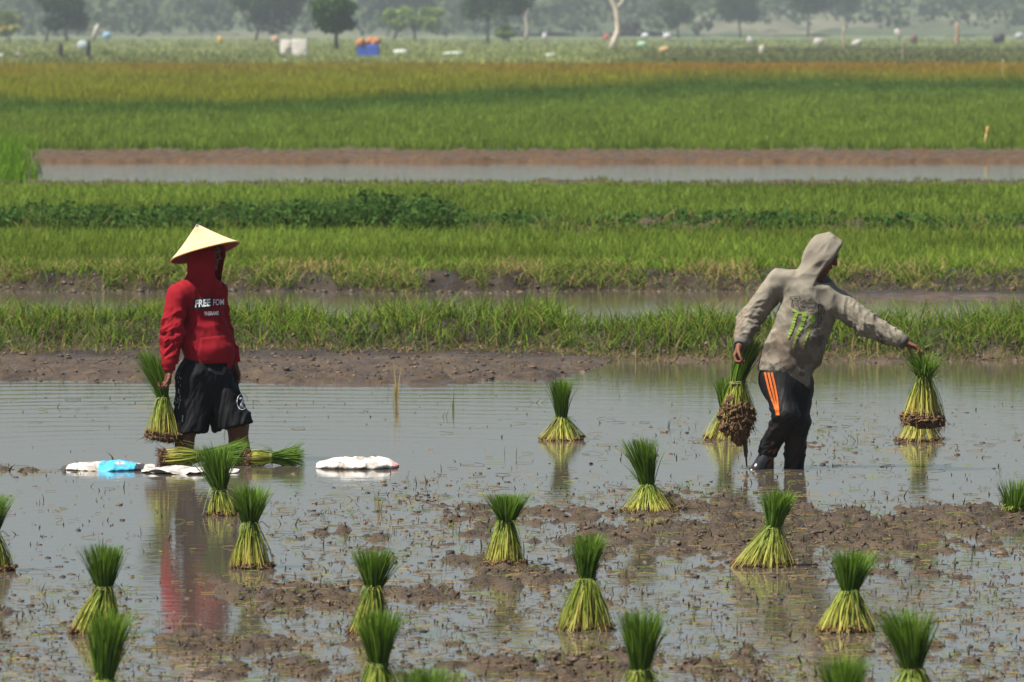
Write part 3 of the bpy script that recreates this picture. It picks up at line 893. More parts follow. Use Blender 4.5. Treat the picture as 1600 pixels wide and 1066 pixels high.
def build_bunches():
    B = px_bunch
    B(878, 688, 588, 36, 651, 'upright bunch alone on open water toward the far mud shore', rt=.085, seed=1, tx=-2, top_flat=.08, wild=.04)
    B(1017, 800, 680, 50, 757, 'bunch with loose leaves leaning left, between the planters, nearer the grey one', rt=.12, seed=2, tx=-14, wx=-3, wild=.14)
    B(789, 885, 770, 37, 813, 'bunch with short flat-cut leaf top fanned wide and straw-pale stems', rt=.14, seed=3, wx=2, tx=3, top_flat=.05, wild=.07, droop=.05, n=330)
    B(1193, 886, 762, 50, 823, 'bunch tilted right on the mud strip below the grey hooded planter', rt=.10, seed=4, wx=17, tx=27, n=340)
    B(1325, 989, 856, 47, 922, 'bunch with a spiky leaf fan and wide round skirt, on water at lower right', rt=.14, seed=5, wx=4, tx=9, n=360)
    B(914, 986, 830, 46, 902, 'big dark leaning bunch in the lower middle with one leaf tuft splayed right', rt=.10, seed=6, wx=7, tx=16, wild=.10, yellow=.4, n=360)
    B(394, 889, 755, 34, 816, 'bunch beside the red reflection, its leaves upright and its base pale yellow', rt=.125, seed=7, tx=-2, wx=-2, n=320)
    B(350, 806, 690, 27, 764, 'tall dark leafy bunch standing in front of the bundles at the red planter', rt=.13, seed=8, tx=-16, wx=-6, wild=.12)
    B(147, 992, 846, 44, 914, 'bunch with square-cut dark leaves and a few stray blades, lower left', rt=.115, seed=9, wx=13, tx=12, wild=.05, droop=.06, yellow=.35, n=340)
    B(575, 992, 852, 32, 916, 'flat-topped bunch with grass-green skirt partly hidden behind a nearer one', rt=.12, seed=10, wx=7, tx=8, wild=.05, yellow=.3, n=320)
    B(160, 1115, 945, 38, 1062, 'out of focus leafy bunch cut by the lower edge at left', rt=.115, seed=11, tx=8, nl=380)
    B(592, 1110, 948, 40, 1036, 'out of focus bunch at the lower edge, before the flat-topped one', rt=.11, seed=12, tx=0, yellow=.35)
    B(1000, 1100, 948, 38, 1046, 'narrow upright bunch at the lower edge, right of the big dark leaning one', rt=.10, seed=13, wx=2, tx=6, wild=.12, yellow=.35)
    B(1432, 1105, 946, 46, 1044, 'shaggy bunch with long loose leaf tips at the lower right edge', rt=.15, seed=14, tx=-14, wx=-4, wild=.25, yellow=.35)
    B(1320, 1190, 1022, 46, 1120, 'leaf tips of a bunch cut by the lower edge, below the spiky fan one', rt=.11, seed=15, tx=0, wild=.25)
    B(665, 1200, 1036, 48, 1130, 'leaf tips barely reaching over the lower edge, left of the middle', rt=.15, seed=16, tx=0, wild=.2)
    B(-12, 893, 768, 36, 830, 'half a bunch cut by the left edge of the view', rt=.10, seed=17, tx=6)
    B(1588, 803, 752, 18, 796, 'short dark tuft cut by the right edge, sunk into the mud', rt=.12, rw=.06, seed=18, tx=0, wild=.1, nl=420, top_flat=.5, soil=0, tie=False)
    B(1437, 690, 600, 38, 640, 'bunch standing in water behind the one in the outstretched hand', rt=.07, seed=19, n=320, yellow=.55)
    B(1134, 687, 585, 36, 640, 'bunch standing in water half hidden behind the dripping one', rt=.07, seed=20, n=320, yellow=.6)

build_bunches()
# ------------------------------------------------------------------ people: implicit surfaces meshed as one skin
class Field:
    def __init__(s, lo, hi, h):
        s.lo, s.h = np.array(lo, float), h
        n = np.ceil((np.array(hi) - s.lo) / h).astype(int) + 1
        s.f = np.full(n, 1.0, np.float32)
    def _sub(s, lo, hi):
        a = np.clip(np.floor((np.array(lo) - s.lo) / s.h).astype(int), 0, np.array(s.f.shape) - 1)
        b = np.clip(np.ceil((np.array(hi) - s.lo) / s.h).astype(int) + 1, 1, s.f.shape)
        sl = tuple(slice(a[i], b[i]) for i in range(3))
        ax = [s.lo[i] + s.h * np.arange(a[i], b[i]) for i in range(3)]
        P = np.stack(np.meshgrid(*ax, indexing='ij'), -1)
        return sl, P
    def _put(s, sl, d, k, op):
        g = s.f[sl]
        if op == 'add':
            if k > 0:
                q = np.clip(.5 + .5 * (g - d) / k, 0, 1)
                r = g * (1 - q) + d * q - k * q * (1 - q)
            else: r = np.minimum(g, d)
        else:
            d = -d
            if k > 0:
                q = np.clip(.5 - .5 * (g - d) / k, 0, 1)
                r = g * (1 - q) + d * q + k * q * (1 - q)
            else: r = np.maximum(g, d)
        s.f[sl] = r
    def cone(s, a, b, ra, rb, k=.02, flat=None, planes=(), op='add'):
        """tapered limb from a to b; flat=(direction, ratio) squashes it; planes cut it: (point, outward normal)"""
        a, b = np.array(a, float), np.array(b, float)
        m = max(ra, rb) + .03 + k
        sl, P = s._sub(np.minimum(a, b) - m, np.maximum(a, b) + m)
        ab = b - a
        t = np.clip(((P - a) @ ab) / (ab @ ab), 0, 1)
        q = P - a - t[..., None] * ab
        if flat is not None:
            n = np.array(flat[0], float); n /= np.linalg.norm(n)
            q = q + n * ((q @ n) * (1 / flat[1] - 1))[..., None]
        d = np.linalg.norm(q, axis=-1) - (ra + (rb - ra) * t)
        for p, n in planes:
            n = np.array(n, float); n /= np.linalg.norm(n)
            d = np.maximum(d, (P - np.array(p)) @ n)
        s._put(sl, d, k, op)
        return s
    def chain(s, pts, rad, k=.02, **kw):
        for i in range(len(pts) - 1):
            s.cone(pts[i], pts[i + 1], rad[i], rad[i + 1], k, **kw)
        return s
    def ell(s, c, r, A=None, k=.02, planes=(), op='add'):
        """ellipsoid with semi-axes r along the rows of A"""
        c, r = np.array(c, float), np.array(r, float)
        A = np.eye(3) if A is None else np.array(A, float)
        m = r.max() + .03 + k
        sl, P = s._sub(c - m, c + m)
        q = (P - c) @ A.T
        k0 = np.linalg.norm(q / r, axis=-1)
        k1 = np.linalg.norm(q / r ** 2, axis=-1) + 1e-9
        d = k0 * (k0 - 1) / k1
        for p, n in planes:
            n = np.array(n, float); n /= np.linalg.norm(n)
            d = np.maximum(d, (P - np.array(p)) @ n)
        s._put(sl, d, k, op)
        return s
    def cut(s, p, n, lo=None, hi=None):
        n = np.array(n, float); n /= np.linalg.norm(n)
        lo = s.lo if lo is None else lo
        hi = s.lo + s.h * np.array(s.f.shape) if hi is None else hi
        sl, P = s._sub(lo, hi)
        s.f[sl] = np.maximum(s.f[sl], (P - np.array(p)) @ n)
        return s
    def net(s):
        f = s.f
        S = f < 0
        c = np.zeros(np.array(f.shape) - 1, np.int8)
        offs = [(i, j, k) for i in (0, 1) for j in (0, 1) for k in (0, 1)]
        for o in offs:
            c += S[o[0]:f.shape[0] - 1 + o[0], o[1]:f.shape[1] - 1 + o[1], o[2]:f.shape[2] - 1 + o[2]]
        act = (c > 0) & (c < 8)
        I = np.argwhere(act)
        cid = -np.ones(act.shape, np.int64)
        cid[act] = np.arange(len(I))
        val = {o: f[I[:, 0] + o[0], I[:, 1] + o[1], I[:, 2] + o[2]] for o in offs}
        acc = np.zeros((len(I), 3)); cnt = np.zeros(len(I))
        for a in offs:
            for ax in range(3):
                if a[ax] == 0:
                    b = tuple(1 if i == ax else a[i] for i in range(3))
                    va, vb = val[a], val[b]
                    m = (va < 0) != (vb < 0)
                    t = va[m] / (va[m] - vb[m])
                    p = np.tile(np.array(a, float), (m.sum(), 1))
                    p[:, ax] += t
                    acc[m] += p; cnt[m] += 1
        V = s.lo + s.h * (I + acc / cnt[:, None])
        Q = []
        for ax in range(3):
            o = [0, 0, 0]; o[ax] = 1
            A = S[:f.shape[0] - o[0], :f.shape[1] - o[1], :f.shape[2] - o[2]]
            B_ = S[o[0]:, o[1]:, o[2]:]
            E = np.argwhere(A != B_)
            b, c_ = [(1, 2), (2, 0), (0, 1)][ax]
            E = E[(E[:, b] > 0) & (E[:, c_] > 0) & (E[:, b] < f.shape[b] - 1) & (E[:, c_] < f.shape[c_] - 1)]
            def at(db, dc):
                e = E.copy(); e[:, b] += db; e[:, c_] += dc
                return cid[e[:, 0], e[:, 1], e[:, 2]]
            q = np.stack([at(-1, -1), at(0, -1), at(0, 0), at(-1, 0)], 1)
            fl = ~A[E[:, 0], E[:, 1], E[:, 2]]
            q[fl] = q[fl][:, ::-1]
            Q.append(q)
        Q = np.concatenate(Q)
        Q = Q[(Q >= 0).all(1)]
        return V, Q

def relax(V, Q, it=1, lam=.5):
    for _ in range(it):
        acc = np.zeros_like(V); cnt = np.zeros(len(V))
        for a, b in ((0, 1), (1, 2), (2, 3), (3, 0)):
            np.add.at(acc, Q[:, a], V[Q[:, b]]); np.add.at(cnt, Q[:, a], 1)
            np.add.at(acc, Q[:, b], V[Q[:, a]]); np.add.at(cnt, Q[:, b], 1)
        V = V + lam * (acc / np.maximum(cnt, 1)[:, None] - V)
    return V

def vnormals(V, Q):
    n = np.cross(V[Q[:, 2]] - V[Q[:, 0]], V[Q[:, 3]] - V[Q[:, 1]])
    N = np.zeros_like(V)
    for i in range(4): np.add.at(N, Q[:, i], n)
    return N / (np.linalg.norm(N, axis=1)[:, None] + 1e-12)

def ridge(P, seed, o=2):
    s, a, t = 0, 1, 0
    for k in range(o):
        s = s + a * (1 - np.abs(2 * vn3(P * 2 ** k + 3.1 * k, seed + k) - 1)) ** 1.6
        t += a; a *= .5
    return s / t

def limb_folds(V, a, b, R_, amp, seed, freq=26, lo=0., hi=1., twist=1.2, peak=None, pw=.22):
    """creases that run round a sleeve or trouser leg between a and b"""
    a, b = np.array(a, float), np.array(b, float)
    ab = b - a; L = np.linalg.norm(ab)
    t = ((V - a) @ ab) / L ** 2
    q = V - a - t[:, None] * ab
    d = np.linalg.norm(q, axis=1)
    ax = ab / L
    s1 = np.cross(ax, [.3, .9, .2]); s1 /= np.linalg.norm(s1); s2 = np.cross(ax, s1)
    P = np.stack([t * L * freq + twist * (q @ s1) / R_, (q @ s1) / R_ * 1.1, (q @ s2) / R_ * 1.1], 1)
    w = sstep(lo - .12, lo + .08, t) * (1 - sstep(hi - .08, hi + .12, t)) * (1 - sstep(R_ * 1.25, R_ * 1.7, d))
    if peak is not None: w = w * (.25 + .75 * np.exp(-((t - peak) / pw) ** 2))
    return w * amp * (ridge(P, seed, 3) - .45)

def basis(f, up=(0, 0, 1)):
    f = np.array(f, float); f /= np.linalg.norm(f)
    s = np.cross(np.array(up, float), f); s /= np.linalg.norm(s)     # person's left
    u = np.cross(f, s)
    return f, s, u

def head(F_, c, f, up=(0, 0, 1)):
    """head 0.23 m high, face along f"""
    f, s, u = basis(f, up)
    A = np.stack([f, s, u])
    c = np.array(c, float)
    W = lambda x, y, z: c + f * x + s * y + u * z
    F_.ell(W(-.008, 0, .03), (.098, .077, .088), A, .02)
    F_.ell(W(.022, 0, -.045), (.066, .058, .066), A, .03)
    F_.ell(W(.066, 0, -.094), (.024, .026, .02), A, .02)
    F_.cone(W(.078, .036, .026), W(.082, -.036, .026), .016, .016, .012)
    for y in (.034, -.034):
        F_.ell(W(.098, y, .008), (.016, .017, .012), A, .008, op='sub')
        F_.ell(W(.077, y, .007), (.0125, .0135, .012), A, .002)
        F_.ell(W(.062, y * 1.35, -.022), (.022, .02, .02), A, .02)
        F_.ell(W(-.005, y * 2.28, .0), (.018, .010, .031), A, .006)
    F_.cone(W(.088, 0, .018), W(.107, 0, -.020), .008, .0125, .010)
    F_.ell(W(.098, .011, -.024), (.010, .009, .007), A, .005)
    F_.ell(W(.098, -.011, -.024), (.010, .009, .007), A, .005)
    F_.ell(W(.087, 0, -.050), (.010, .024, .0062), A, .003)
    F_.ell(W(.085, 0, -.062), (.010, .020, .0068), A, .003)
    return W

def face_colors(V, W0, base):
    """brows, eyes, lips and stubble of the head whose frame is W0"""
    c = np.tile(np.array(base), (len(V), 1))
    o = W0(0, 0, 0); f = W0(1, 0, 0) - o; s = W0(0, 1, 0) - o; u = W0(0, 0, 1) - o
    q = np.stack([(V - o) @ f, (V - o) @ s, (V - o) @ u], 1)
    front = q[:, 0] > .05
    brow = front & (np.abs(q[:, 2] - .031) < .006) & (np.abs(np.abs(q[:, 1]) - .034) < .021)
    c[brow] = (.012, .010, .009)
    eye = front & (np.abs(q[:, 2] - .007) < .0045) & (np.abs(np.abs(q[:, 1]) - .034) < .011)
    c[eye] = (.07, .055, .05)
    iris = eye & (np.abs(np.abs(q[:, 1]) - .034) < .0065)
    c[iris] = (.015, .010, .008)
    lip = front & (np.abs(q[:, 2] + .056) < .0115) & (np.abs(q[:, 1]) < .024)
    c[lip] = np.array(base) * (.95, .62, .62)
    hair = (q[:, 2] > .052) & (q[:, 0] < .085) | (q[:, 0] < -.02) & (q[:, 2] > -.05) & (np.abs(q) < .2).all(1)
    hair &= (np.linalg.norm(q, axis=1) < .16)
    c[hair] = (.014, .012, .011)
    return c

def hand(F_, w, d, n, side, curl=(.5, .9, .7), spread=0.0, thumb=(.75, .65, .35), scale=1.0, kn=.083):
    """palm, four fingers and a thumb from the wrist w; d towards the knuckles, n out of the palm, side +1/-1 for the thumb"""
    w, d, n = (np.array(x, float) for x in (w, d, n))
    d /= np.linalg.norm(d)
    n = n - d * (n @ d); n /= np.linalg.norm(n)
    lat = np.cross(d, n) * side
    c = scale
    tips = []
    for i in range(4):
        fs = (.95, 1.03, .97, .78)[i] * c
        kpt = w + d * (kn + (.002, .006, .002, -.008)[i]) * c + lat * (.031 - .0195 * i) * c
        F_.cone(w + lat * (.014 - .009 * i) * c, kpt, .0155 * c, .0115 * c, .012)
        dirv = d + lat * spread * (1.2 - i * .8); dirv /= np.linalg.norm(dirv)
        p = kpt; ang = 0
        ax = np.cross(dirv, n)
        for j in range(3):
            ang += curl[j] * (1 + .06 * (i - 1))
            v = dirv * math.cos(ang) + n * math.sin(ang)
            q = p + v * (.043, .027, .021)[j] * fs
            F_.cone(p, q, (.0098, .0086, .0078)[j] * c, (.0086, .0078, .0068)[j] * c, .003)
            p = q
        tips.append(p)
    p = w + d * .022 * c + lat * .022 * c
    v = d * thumb[0] + lat * thumb[1] + n * thumb[2]; v /= np.linalg.norm(v)
    F_.cone(w + d * .012 * c, p + v * .02, .017 * c, .0135 * c, .012)
    for j, (L, r0, r1) in enumerate(((.043, .0135, .011), (.031, .0108, .0098), (.025, .0096, .0074))):
        q = p + v * L * c
        F_.cone(p, q, r0 * c, r1 * c, .004)
        p = q
        v = v + d * .25 + n * .28 - lat * .18; v /= np.linalg.norm(v)
    return tips

def skin(name, F_, parent, base, W=None, extra=None, mat_=None):
    V, Q = F_.net()
    V = relax(V, Q, 1, .4)
    C = face_colors(V, W, base) if W is not None else np.tile(np.array(base), (len(V), 1))
    if extra is not None: C = extra(V, C)
    return mesh(name, V, Q, mat_ or M_skin, parent, C)

def cloth(name, F_, parent, m, folds, it=1):
    V, Q = F_.net()
    V = relax(V, Q, 1, .5)
    N = vnormals(V, Q)
    d = 0
    for fn in folds: d = d + fn(V)
    V = V + N * np.asarray(d)[:, None] * 1.65
    V = relax(V, Q, it, .15)
    o = mesh(name, V, Q, m, parent)
    return o, BVHTree.FromPolygons([Vector(v) for v in V], [tuple(int(x) for x in q) for q in Q])

def project(V2, o, u, v, n, bvh, off):
    o, u, v, n = (np.array(x, float) for x in (o, u, v, n))
    n /= np.linalg.norm(n)
    out = []
    last = None
    for x, y in V2:
        p = o + u * x + v * y
        h = bvh.ray_cast(Vector(p + n * .5), Vector(-n), 1.0)
        if h[0] is not None:
            nn = h[1] if h[1].dot(Vector(n)) > 0 else -h[1]
            last = np.array(h[0] + Vector(n) * off * .7 + nn * off * .5)
            out.append(last)
        else:
            out.append(last if last is not None else p)
    return np.array(out)

def ribbon2(pts, width, step=.006):
    """flat stroke along a 2-D polyline; width may be a list"""
    pts = np.array(pts, float)
    w = np.broadcast_to(np.asarray(width, float), (len(pts),))
    seg = np.linalg.norm(np.diff(pts, axis=0), axis=1)
    s = np.concatenate([[0], np.cumsum(seg)])
    k = max(2, int(s[-1] / step) + 1)
    t = np.linspace(0, s[-1], k)
    P = np.stack([np.interp(t, s, pts[:, i]) for i in (0, 1)], 1)
    W = np.interp(t, s, w)
    T = np.gradient(P, axis=0); T /= np.linalg.norm(T, axis=1)[:, None] + 1e-9
    Nn = np.stack([-T[:, 1], T[:, 0]], 1)
    m = max(1, int(W.max() / .010))
    V = np.stack([P + Nn * (W * (j / m - .5))[:, None] for j in range(m + 1)], 1)
    idx = np.arange(k * (m + 1)).reshape(k, m + 1)
    q = np.stack([idx[:-1, :-1], idx[1:, :-1], idx[1:, 1:], idx[:-1, 1:]], -1).reshape(-1, 4)
    return V.reshape(-1, 2), q

def decal(name, strokes, frame, bvh, m, parent, off=.004):
    Vs, Qs, n = [], [], 0
    for st in strokes:
        V, q = ribbon2(*st)
        Vs.append(project(V, *frame, bvh, off)); Qs.append(q + n); n += len(V)
    return mesh(name, np.concatenate(Vs), np.concatenate(Qs), m, parent, smooth=True)

def text2(body, size, bold=0.0, xs=1.0):
    cu = bpy.data.curves.new('lettering', 'FONT')
    cu.body = body; cu.size = size; cu.offset = bold
    cu.align_x = 'CENTER'; cu.align_y = 'CENTER'
    cu.resolution_u = 3
    ob = bpy.data.objects.new('lettering', cu)
    COL.objects.link(ob)
    dg = bpy.context.evaluated_depsgraph_get()
    me = ob.evaluated_get(dg).to_mesh()
    b = bmesh.new(); b.from_mesh(me)
    bmesh.ops.triangulate(b, faces=b.faces[:])
    for _ in range(3):
        es = [e for e in b.edges if e.calc_length() > .012]
        if not es: break
        bmesh.ops.subdivide_edges(b, edges=es, cuts=1)
        bmesh.ops.triangulate(b, faces=b.faces[:])
    V = np.array([(v.co.x * xs, v.co.y) for v in b.verts])
    b.verts.index_update()
    Fc = np.array([[v.index for v in f.verts] for f in b.faces])
    b.free()
    ob.evaluated_get(dg).to_mesh_clear()
    bpy.data.objects.remove(ob); bpy.data.curves.remove(cu)
    return V, Fc

def letters(name, body, size, frame, bvh, m, parent, bold=0., xs=1., off=.005):
    V, Fc = text2(body, size, bold, xs)
    return mesh(name, project(V, *frame, bvh, off), Fc, m, parent)

M_skin = mat('skin', attr=True, rough=.55, spec=.22, noise=(25, .12), bump=(120, .004))
M_white = mat('white_print', (.68, .66, .65), rough=.75, stain=[(110, .60, (.40, .20, .20), .5)])
M_black = mat('black_print_and_shade', (.018, .017, .018), rough=.8)

# ---------------------------------------------------------------- the man in the red hooded top
def build_red_man():
    X, d = ground(325, 722)
    S = F / d
    L_ = lambda px, py, y=0.: np.array([(px - 325) / S, y, (722 - py) / S])
    root = empty('person', (X, d, 0), 'man in red hooded top, black shorts and cone hat, one hand holding a bunch', 'person')
    f, s, u = basis((.64, -.77, 0))
    # skin
    B_ = Field((-.42, -.42, -.2), (.42, .42, 1.62), .005)
    W = head(B_, (-.012, -.01, 1.412), (.88, -.46, -.06))
    B_.chain([(-.03, 0, 1.38), (-.06, .01, 1.20)], [.058, .066], .03)
    B_.chain([(-.06, 0, 1.10), (-.03, 0, .9), (0, 0, .62)], [.135, .125, .135], .05, flat=(f, .62))
    B_.chain([(-.195, -.10, 1.14), (-.232, -.13, .88), (-.252, -.19, .64)], [.055, .043, .030], .02)
    B_.chain([(.045, .12, 1.12), (.078, .18, .88), (.168, .105, .655)], [.045, .040, .030], .02)
    B_.chain([(-.085, -.07, .58), (-.135, -.13, .24), (-.158, -.12, .12), (-.17, -.05, -.18)], [.09, .062, .060, .040], .03)
    B_.ell((-.168, -.065, .03), (.052, .06, .10), None, .03)
    B_.chain([(.07, .05, .58), (.20, -.04, .26), (.208, -.03, .10), (.205, .03, -.18)], [.095, .072, .066, .042], .03)
    B_.ell((.208, .00, .06), (.064, .07, .12), None, .03)
    # right hand closed on the bunch, left hand hanging loose
    hand(B_, (-.262, -.195, .632), (-.10, -.12, -1), (-.75, -.55, .1), -1, curl=(.55, .95, .8), thumb=(.9, .35, .35), scale=1.0)
    hand(B_, (.174, .095, .655), (.26, -.12, -1), (-.75, -.55, -.1), 1, curl=(.25, .45, .35), thumb=(1, .35, .2), scale=1.0)
    def muddy(V, C):
        w = (1 - sstep(.02, .17, V[:, 2] + .10 * (fbm3(V * 14, 5) - .5)))[:, None]
        return C * (1 - .75 * w) + np.array([.10, .062, .04]) * .75 * w
    skin('body', B_, root, (.125, .052, .029), W, muddy)
    # hooded top
    T = Field((-.45, -.42, .55), (.42, .42, 1.62), .006)
    T.cone((-.040, 0.01, 1.07), (.002, 0, .78), .158, .174, .04, flat=(f, .70))
    T.cone((-.005, 0, .80), (.008, -.01, .70), .185, .178, .04, flat=(f, .72))
    T.ell(np.array([.02, 0, .74]) + f * .045, (.105, .13, .10), np.stack([f, s, u]), .05)
    T.cone((-.18, -.09, 1.135), (.055, .10, 1.13), .080, .076, .05)
    T.cone((-.15, -.08, 1.165), (-.045, 0, 1.215), .065, .078, .05)
    T.cone((.05, .08, 1.165), (-.035, 0, 1.215), .065, .078, .05)
    T.chain([(-.202, -.11, 1.135), (-.246, -.15, .88), (-.254, -.19, .685)], [.078, .070, .058], .006)
    T.cone((-.252, -.19, .70), (-.256, -.195, .635), .048, .043, .008, planes=[((-.256, -.195, .628), (0, 0, -1))])
    T.chain([(.050, .12, 1.13), (.078, .18, .88), (.150, .125, .735)], [.076, .064, .052], .02)
    T.cone((.152, .128, .75), (.172, .10, .672), .048, .044, .008, planes=[((.172, .10, .668), (.2, -.15, -1))])
    # hood
    hf, hs, hu = basis((.90, -.44, -.02))
    hc = np.array([-.028, .0, 1.40])
    T.ell(hc + hf * .006, (.128, .110, .152), np.stack([hf, hs, hu]), .02)
    T.cone(hc + (.0, 0, -.05), (-.04, 0, 1.22), .104, .100, .04)
    T.cone(hc + hf * .085 + (0, 0, .02), hc + hf * .055 - hu * .15, .085, .075, .04)
    T.ell(hc + hf * .02 - hu * .005, (.130, .094, .138), np.stack([hf, hs, hu]), .006, op='sub')
    T.cone(hc + hf * .10 + hu * .02, hc + hf * .075 - hu * .115, .078, .062, .006, op='sub')
    T.cone(hc + hf * .17 + hu * .03, hc + hf * .13 - hu * .10, .092, .062, .006, op='sub')
    T.cut((.0, 0, .672), -u + f * .02, lo=(-.21, -.3, .54), hi=(.125, .3, .74))
    T.ell((-.02, 0, .60), (.165, .135, .14), np.stack([s, f, u]), .006, op='sub')
    folds = [lambda V: limb_folds(V, (-.198, -.105, 1.135), (-.236, -.135, .88), .080, .020, 3, 17, .35, 1.1, peak=.95, pw=.4),
             lambda V: limb_folds(V, (-.236, -.135, .88), (-.252, -.19, .685), .07, .021, 4, 18, -.1, .95, peak=.35, pw=.5),
             lambda V: limb_folds(V, (.075, .13, 1.13), (.098, .19, .88), .08, .013, 5, 19, .3, 1.1),
             lambda V: limb_folds(V, (.098, .19, .88), (.155, .125, .735), .07, .014, 6, 20, 0, .95),
             lambda V: .024 * (ridge(np.stack([V @ s * 6 + V[:, 2] * 2, V @ f * 6, V[:, 2] * 3.0], 1), 11, 3) - .5) * sstep(.70, .8, V[:, 2]) * (1 - sstep(1.15, 1.22, V[:, 2])) * (np.abs(V[:, 0] + .03) < .19),
             lambda V: .010 * (ridge(np.stack([V[:, 0] * 8 + V[:, 2] * 5, V[:, 1] * 8, V[:, 2] * 4], 1), 12) - .5) * sstep(1.17, 1.22, V[:, 2])]
    m_red = mat('red_cloth', (.215, .007, .013), rough=.85, spec=.12, noise=(7, .12), bump=(260, .0015))
    top, bv = cloth('hooded_top', T, root, m_red, folds)
    # kangaroo pocket: a stitched panel with its own thickness
    m_red2 = mat('red_pocket_cloth', (.215, .007, .013), rough=.85, spec=.12, noise=(7, .12), bump=(260, .0015))
    view = (np.array([0, 0, 0.]), np.array([1., 0, 0]), np.array([0, 0, 1.]), np.array([.12, -1., .05]))
    P2 = lambda px, py: ((px - 325) / S, (722 - py) / S)
    quad = [P2(309, 527), P2(352, 523), P2(357, 563), P2(347, 572), P2(318, 572), P2(304, 556)]
    k = 16
    tt = np.linspace(0, 1, k)
    lft = np.stack([np.interp(tt, [0, .65, 1], [quad[0][i], quad[5][i], quad[4][i]]) for i in (0, 1)], 1)
    rgt = np.stack([np.interp(tt, [0, .8, 1], [quad[1][i], quad[2][i], quad[3][i]]) for i in (0, 1)], 1)
    G = lft[:, None] + (rgt - lft)[:, None] * np.linspace(0, 1, k)[None, :, None]
    Vp = project(G.reshape(-1, 2), *view, bv, .006).reshape(k, k, 3)
    edge = np.zeros((k, k), bool); edge[[0, -1]] = True; edge[:, [0, -1]] = True
    nv = np.array([.12, -1, .05])
    Vp[edge] -= nv * .010
    idx = np.arange(k * k).reshape(k, k)
    q = np.stack([idx[:-1, :-1], idx[1:, :-1], idx[1:, 1:], idx[:-1, 1:]], -1).reshape(-1, 4)
    mesh('pocket', Vp.reshape(-1, 3), q, m_red2, top)
    # print on the chest
    ux, uz = np.array([1., 0, .0]), np.array([.02, 0, 1.])
    def fr(px, py, slope): return (L_(px, py), np.array([1., 0, slope]), np.array([-.0, 0, 1.]), np.array([.0, -1., .0]))
    decal('print_block', [([(-.062, 0), (.062, 0)], .078)], fr(317.2, 473.3, .055), bv, M_black, top, off=.006)
    letters('lettering', 'FREE', .066, fr(317.2, 473.3, .055), bv, M_white, top, bold=.0022, xs=.74, off=.011)
    letters('lettering', 'FOM', .060, fr(340.6, 472.6, .02), bv, M_white, top, bold=.0006, xs=.56, off=.009)
    letters('lettering', 'THERAME', .036, fr(330.5, 489, .015), bv, M_white, top, bold=.001, xs=.60, off=.009)
    for px0, px1 in ((330, 329), ):
        V, Fc = tubes([project(np.array([P2(331.5, 436), P2(331, 450), P2(331.6, 462)]), *view, bv, .004)], [.0028], 5)
        mesh('drawstring', V, Fc, m_red2, top)
    # shorts
    Sh = Field((-.36, -.36, .1), (.40, .34, .84), .006)
    Sh.cone((-.01, 0, .72), (-.015, 0, .56), .155, .172, .03, flat=(f, .78))
    Sh.cone((-.085, -.065, .58), (-.122, -.115, .19), .128, .108, .05, planes=[((-.12, -.1, .207), (.05, 0, -1))])
    hemp = [((.165, 0, .238), (.22, -.05, -1))]
    Sh.cone((.05, .025, .58), (.185, -.045, .20), .112, .134, .05, planes=hemp)
    Sh.cone((-.118, -.11, .27), (-.124, -.118, .15), .080, .094, .01, op='sub')
    Sh.cone((.165, -.03, .30), (.192, -.05, .14), .095, .115, .01, op='sub')
    foldS = [lambda V: limb_folds(V, (-.085, -.065, .60), (-.122, -.115, .19), .12, .016, 21, 9, 0, 1, twist=2.5),
             lambda V: limb_folds(V, (.075, .035, .60), (.185, -.045, .20), .13, .018, 22, 9, 0, 1, twist=2.8),
             lambda V: .012 * (ridge(np.stack([V[:, 0] * 9, V[:, 1] * 9, V[:, 2] * 2.2], 1), 23) - .5)]
    m_blk = mat('black_cloth', (.0045, .0045, .0055), rough=.75, spec=.18, noise=(9, .25), bump=(300, .001))
    sh, bs = cloth('shorts', Sh, root, m_blk, foldS)
    a = np.linspace(0, 2 * np.pi, 40)
    e = fr(378.3, 627.2, -.05)
    m_em = mat('emblem_print', (.62, .62, .62), rough=.7)
    decal('emblem', [(np.stack([np.cos(a) * .034, np.sin(a) * .052], 1), .0045, .004),
                     ([(-.016, .018), (-.008, .027), (.002, .022), (-.002, .002), (-.010, -.022), (.006, -.024)], .0075, .003),
                     ([(.006, .024), (.004, -.008), (.014, -.016), (.020, -.008)], .006, .003),
                     ([(-.018, -.033), (.016, -.036)], .004, .003)], e, bs, m_em, sh, off=.004)
    r = np.random.default_rng(3)
    sm = []
    for i in range(26):
        x = r.uniform(-.012, .010); y = -.13 + .26 * r.uniform() ** 1.0
        sm.append(([(x, y), (x + r.uniform(-.008, .008), y + r.uniform(.008, .018))], r.uniform(.002, .0055), .003))
    m_sm = mat('faded_print', (.22, .23, .22), rough=.8, noise=(60, .5))
    decal('side_print', sm, fr(281.5, 612, 0), bs, m_sm, sh, off=.004)
    decal('side_print', [([(0, -.025), (.001, .02)], .006, .004), ([(.001, -.006), (.006, .016)], .004, .004)], fr(286.5, 651, 0), bs, m_sm, sh, off=.004)
    # grey waistband showing below the pocket
    decal('waistband', [([P2(322, 576), P2(334, 583), P2(345, 584), P2(350, 574)], .022, .006)], view, bs, mat('grey_waistband', (.045, .045, .047), rough=.8), sh, off=.004)
    # hat
    hn = np.array([-.27, .17, .94]); hn /= np.linalg.norm(hn)
    hx = np.cross([0, 1, 0], hn); hx /= np.linalg.norm(hx); hy = np.cross(hn, hx)
    rc = L_(320, 394)
    Rm = .240; Hh = .193
    prof = [(0.0, Hh), (.012, Hh * .985), (.05, Hh * .80), (.10, Hh * .565), (.15, Hh * .345), (.20, Hh * .145), (Rm, 0)]
    rr = np.interp(np.linspace(0, 1, 28), np.linspace(0, 1, 7), [p[0] for p in prof])
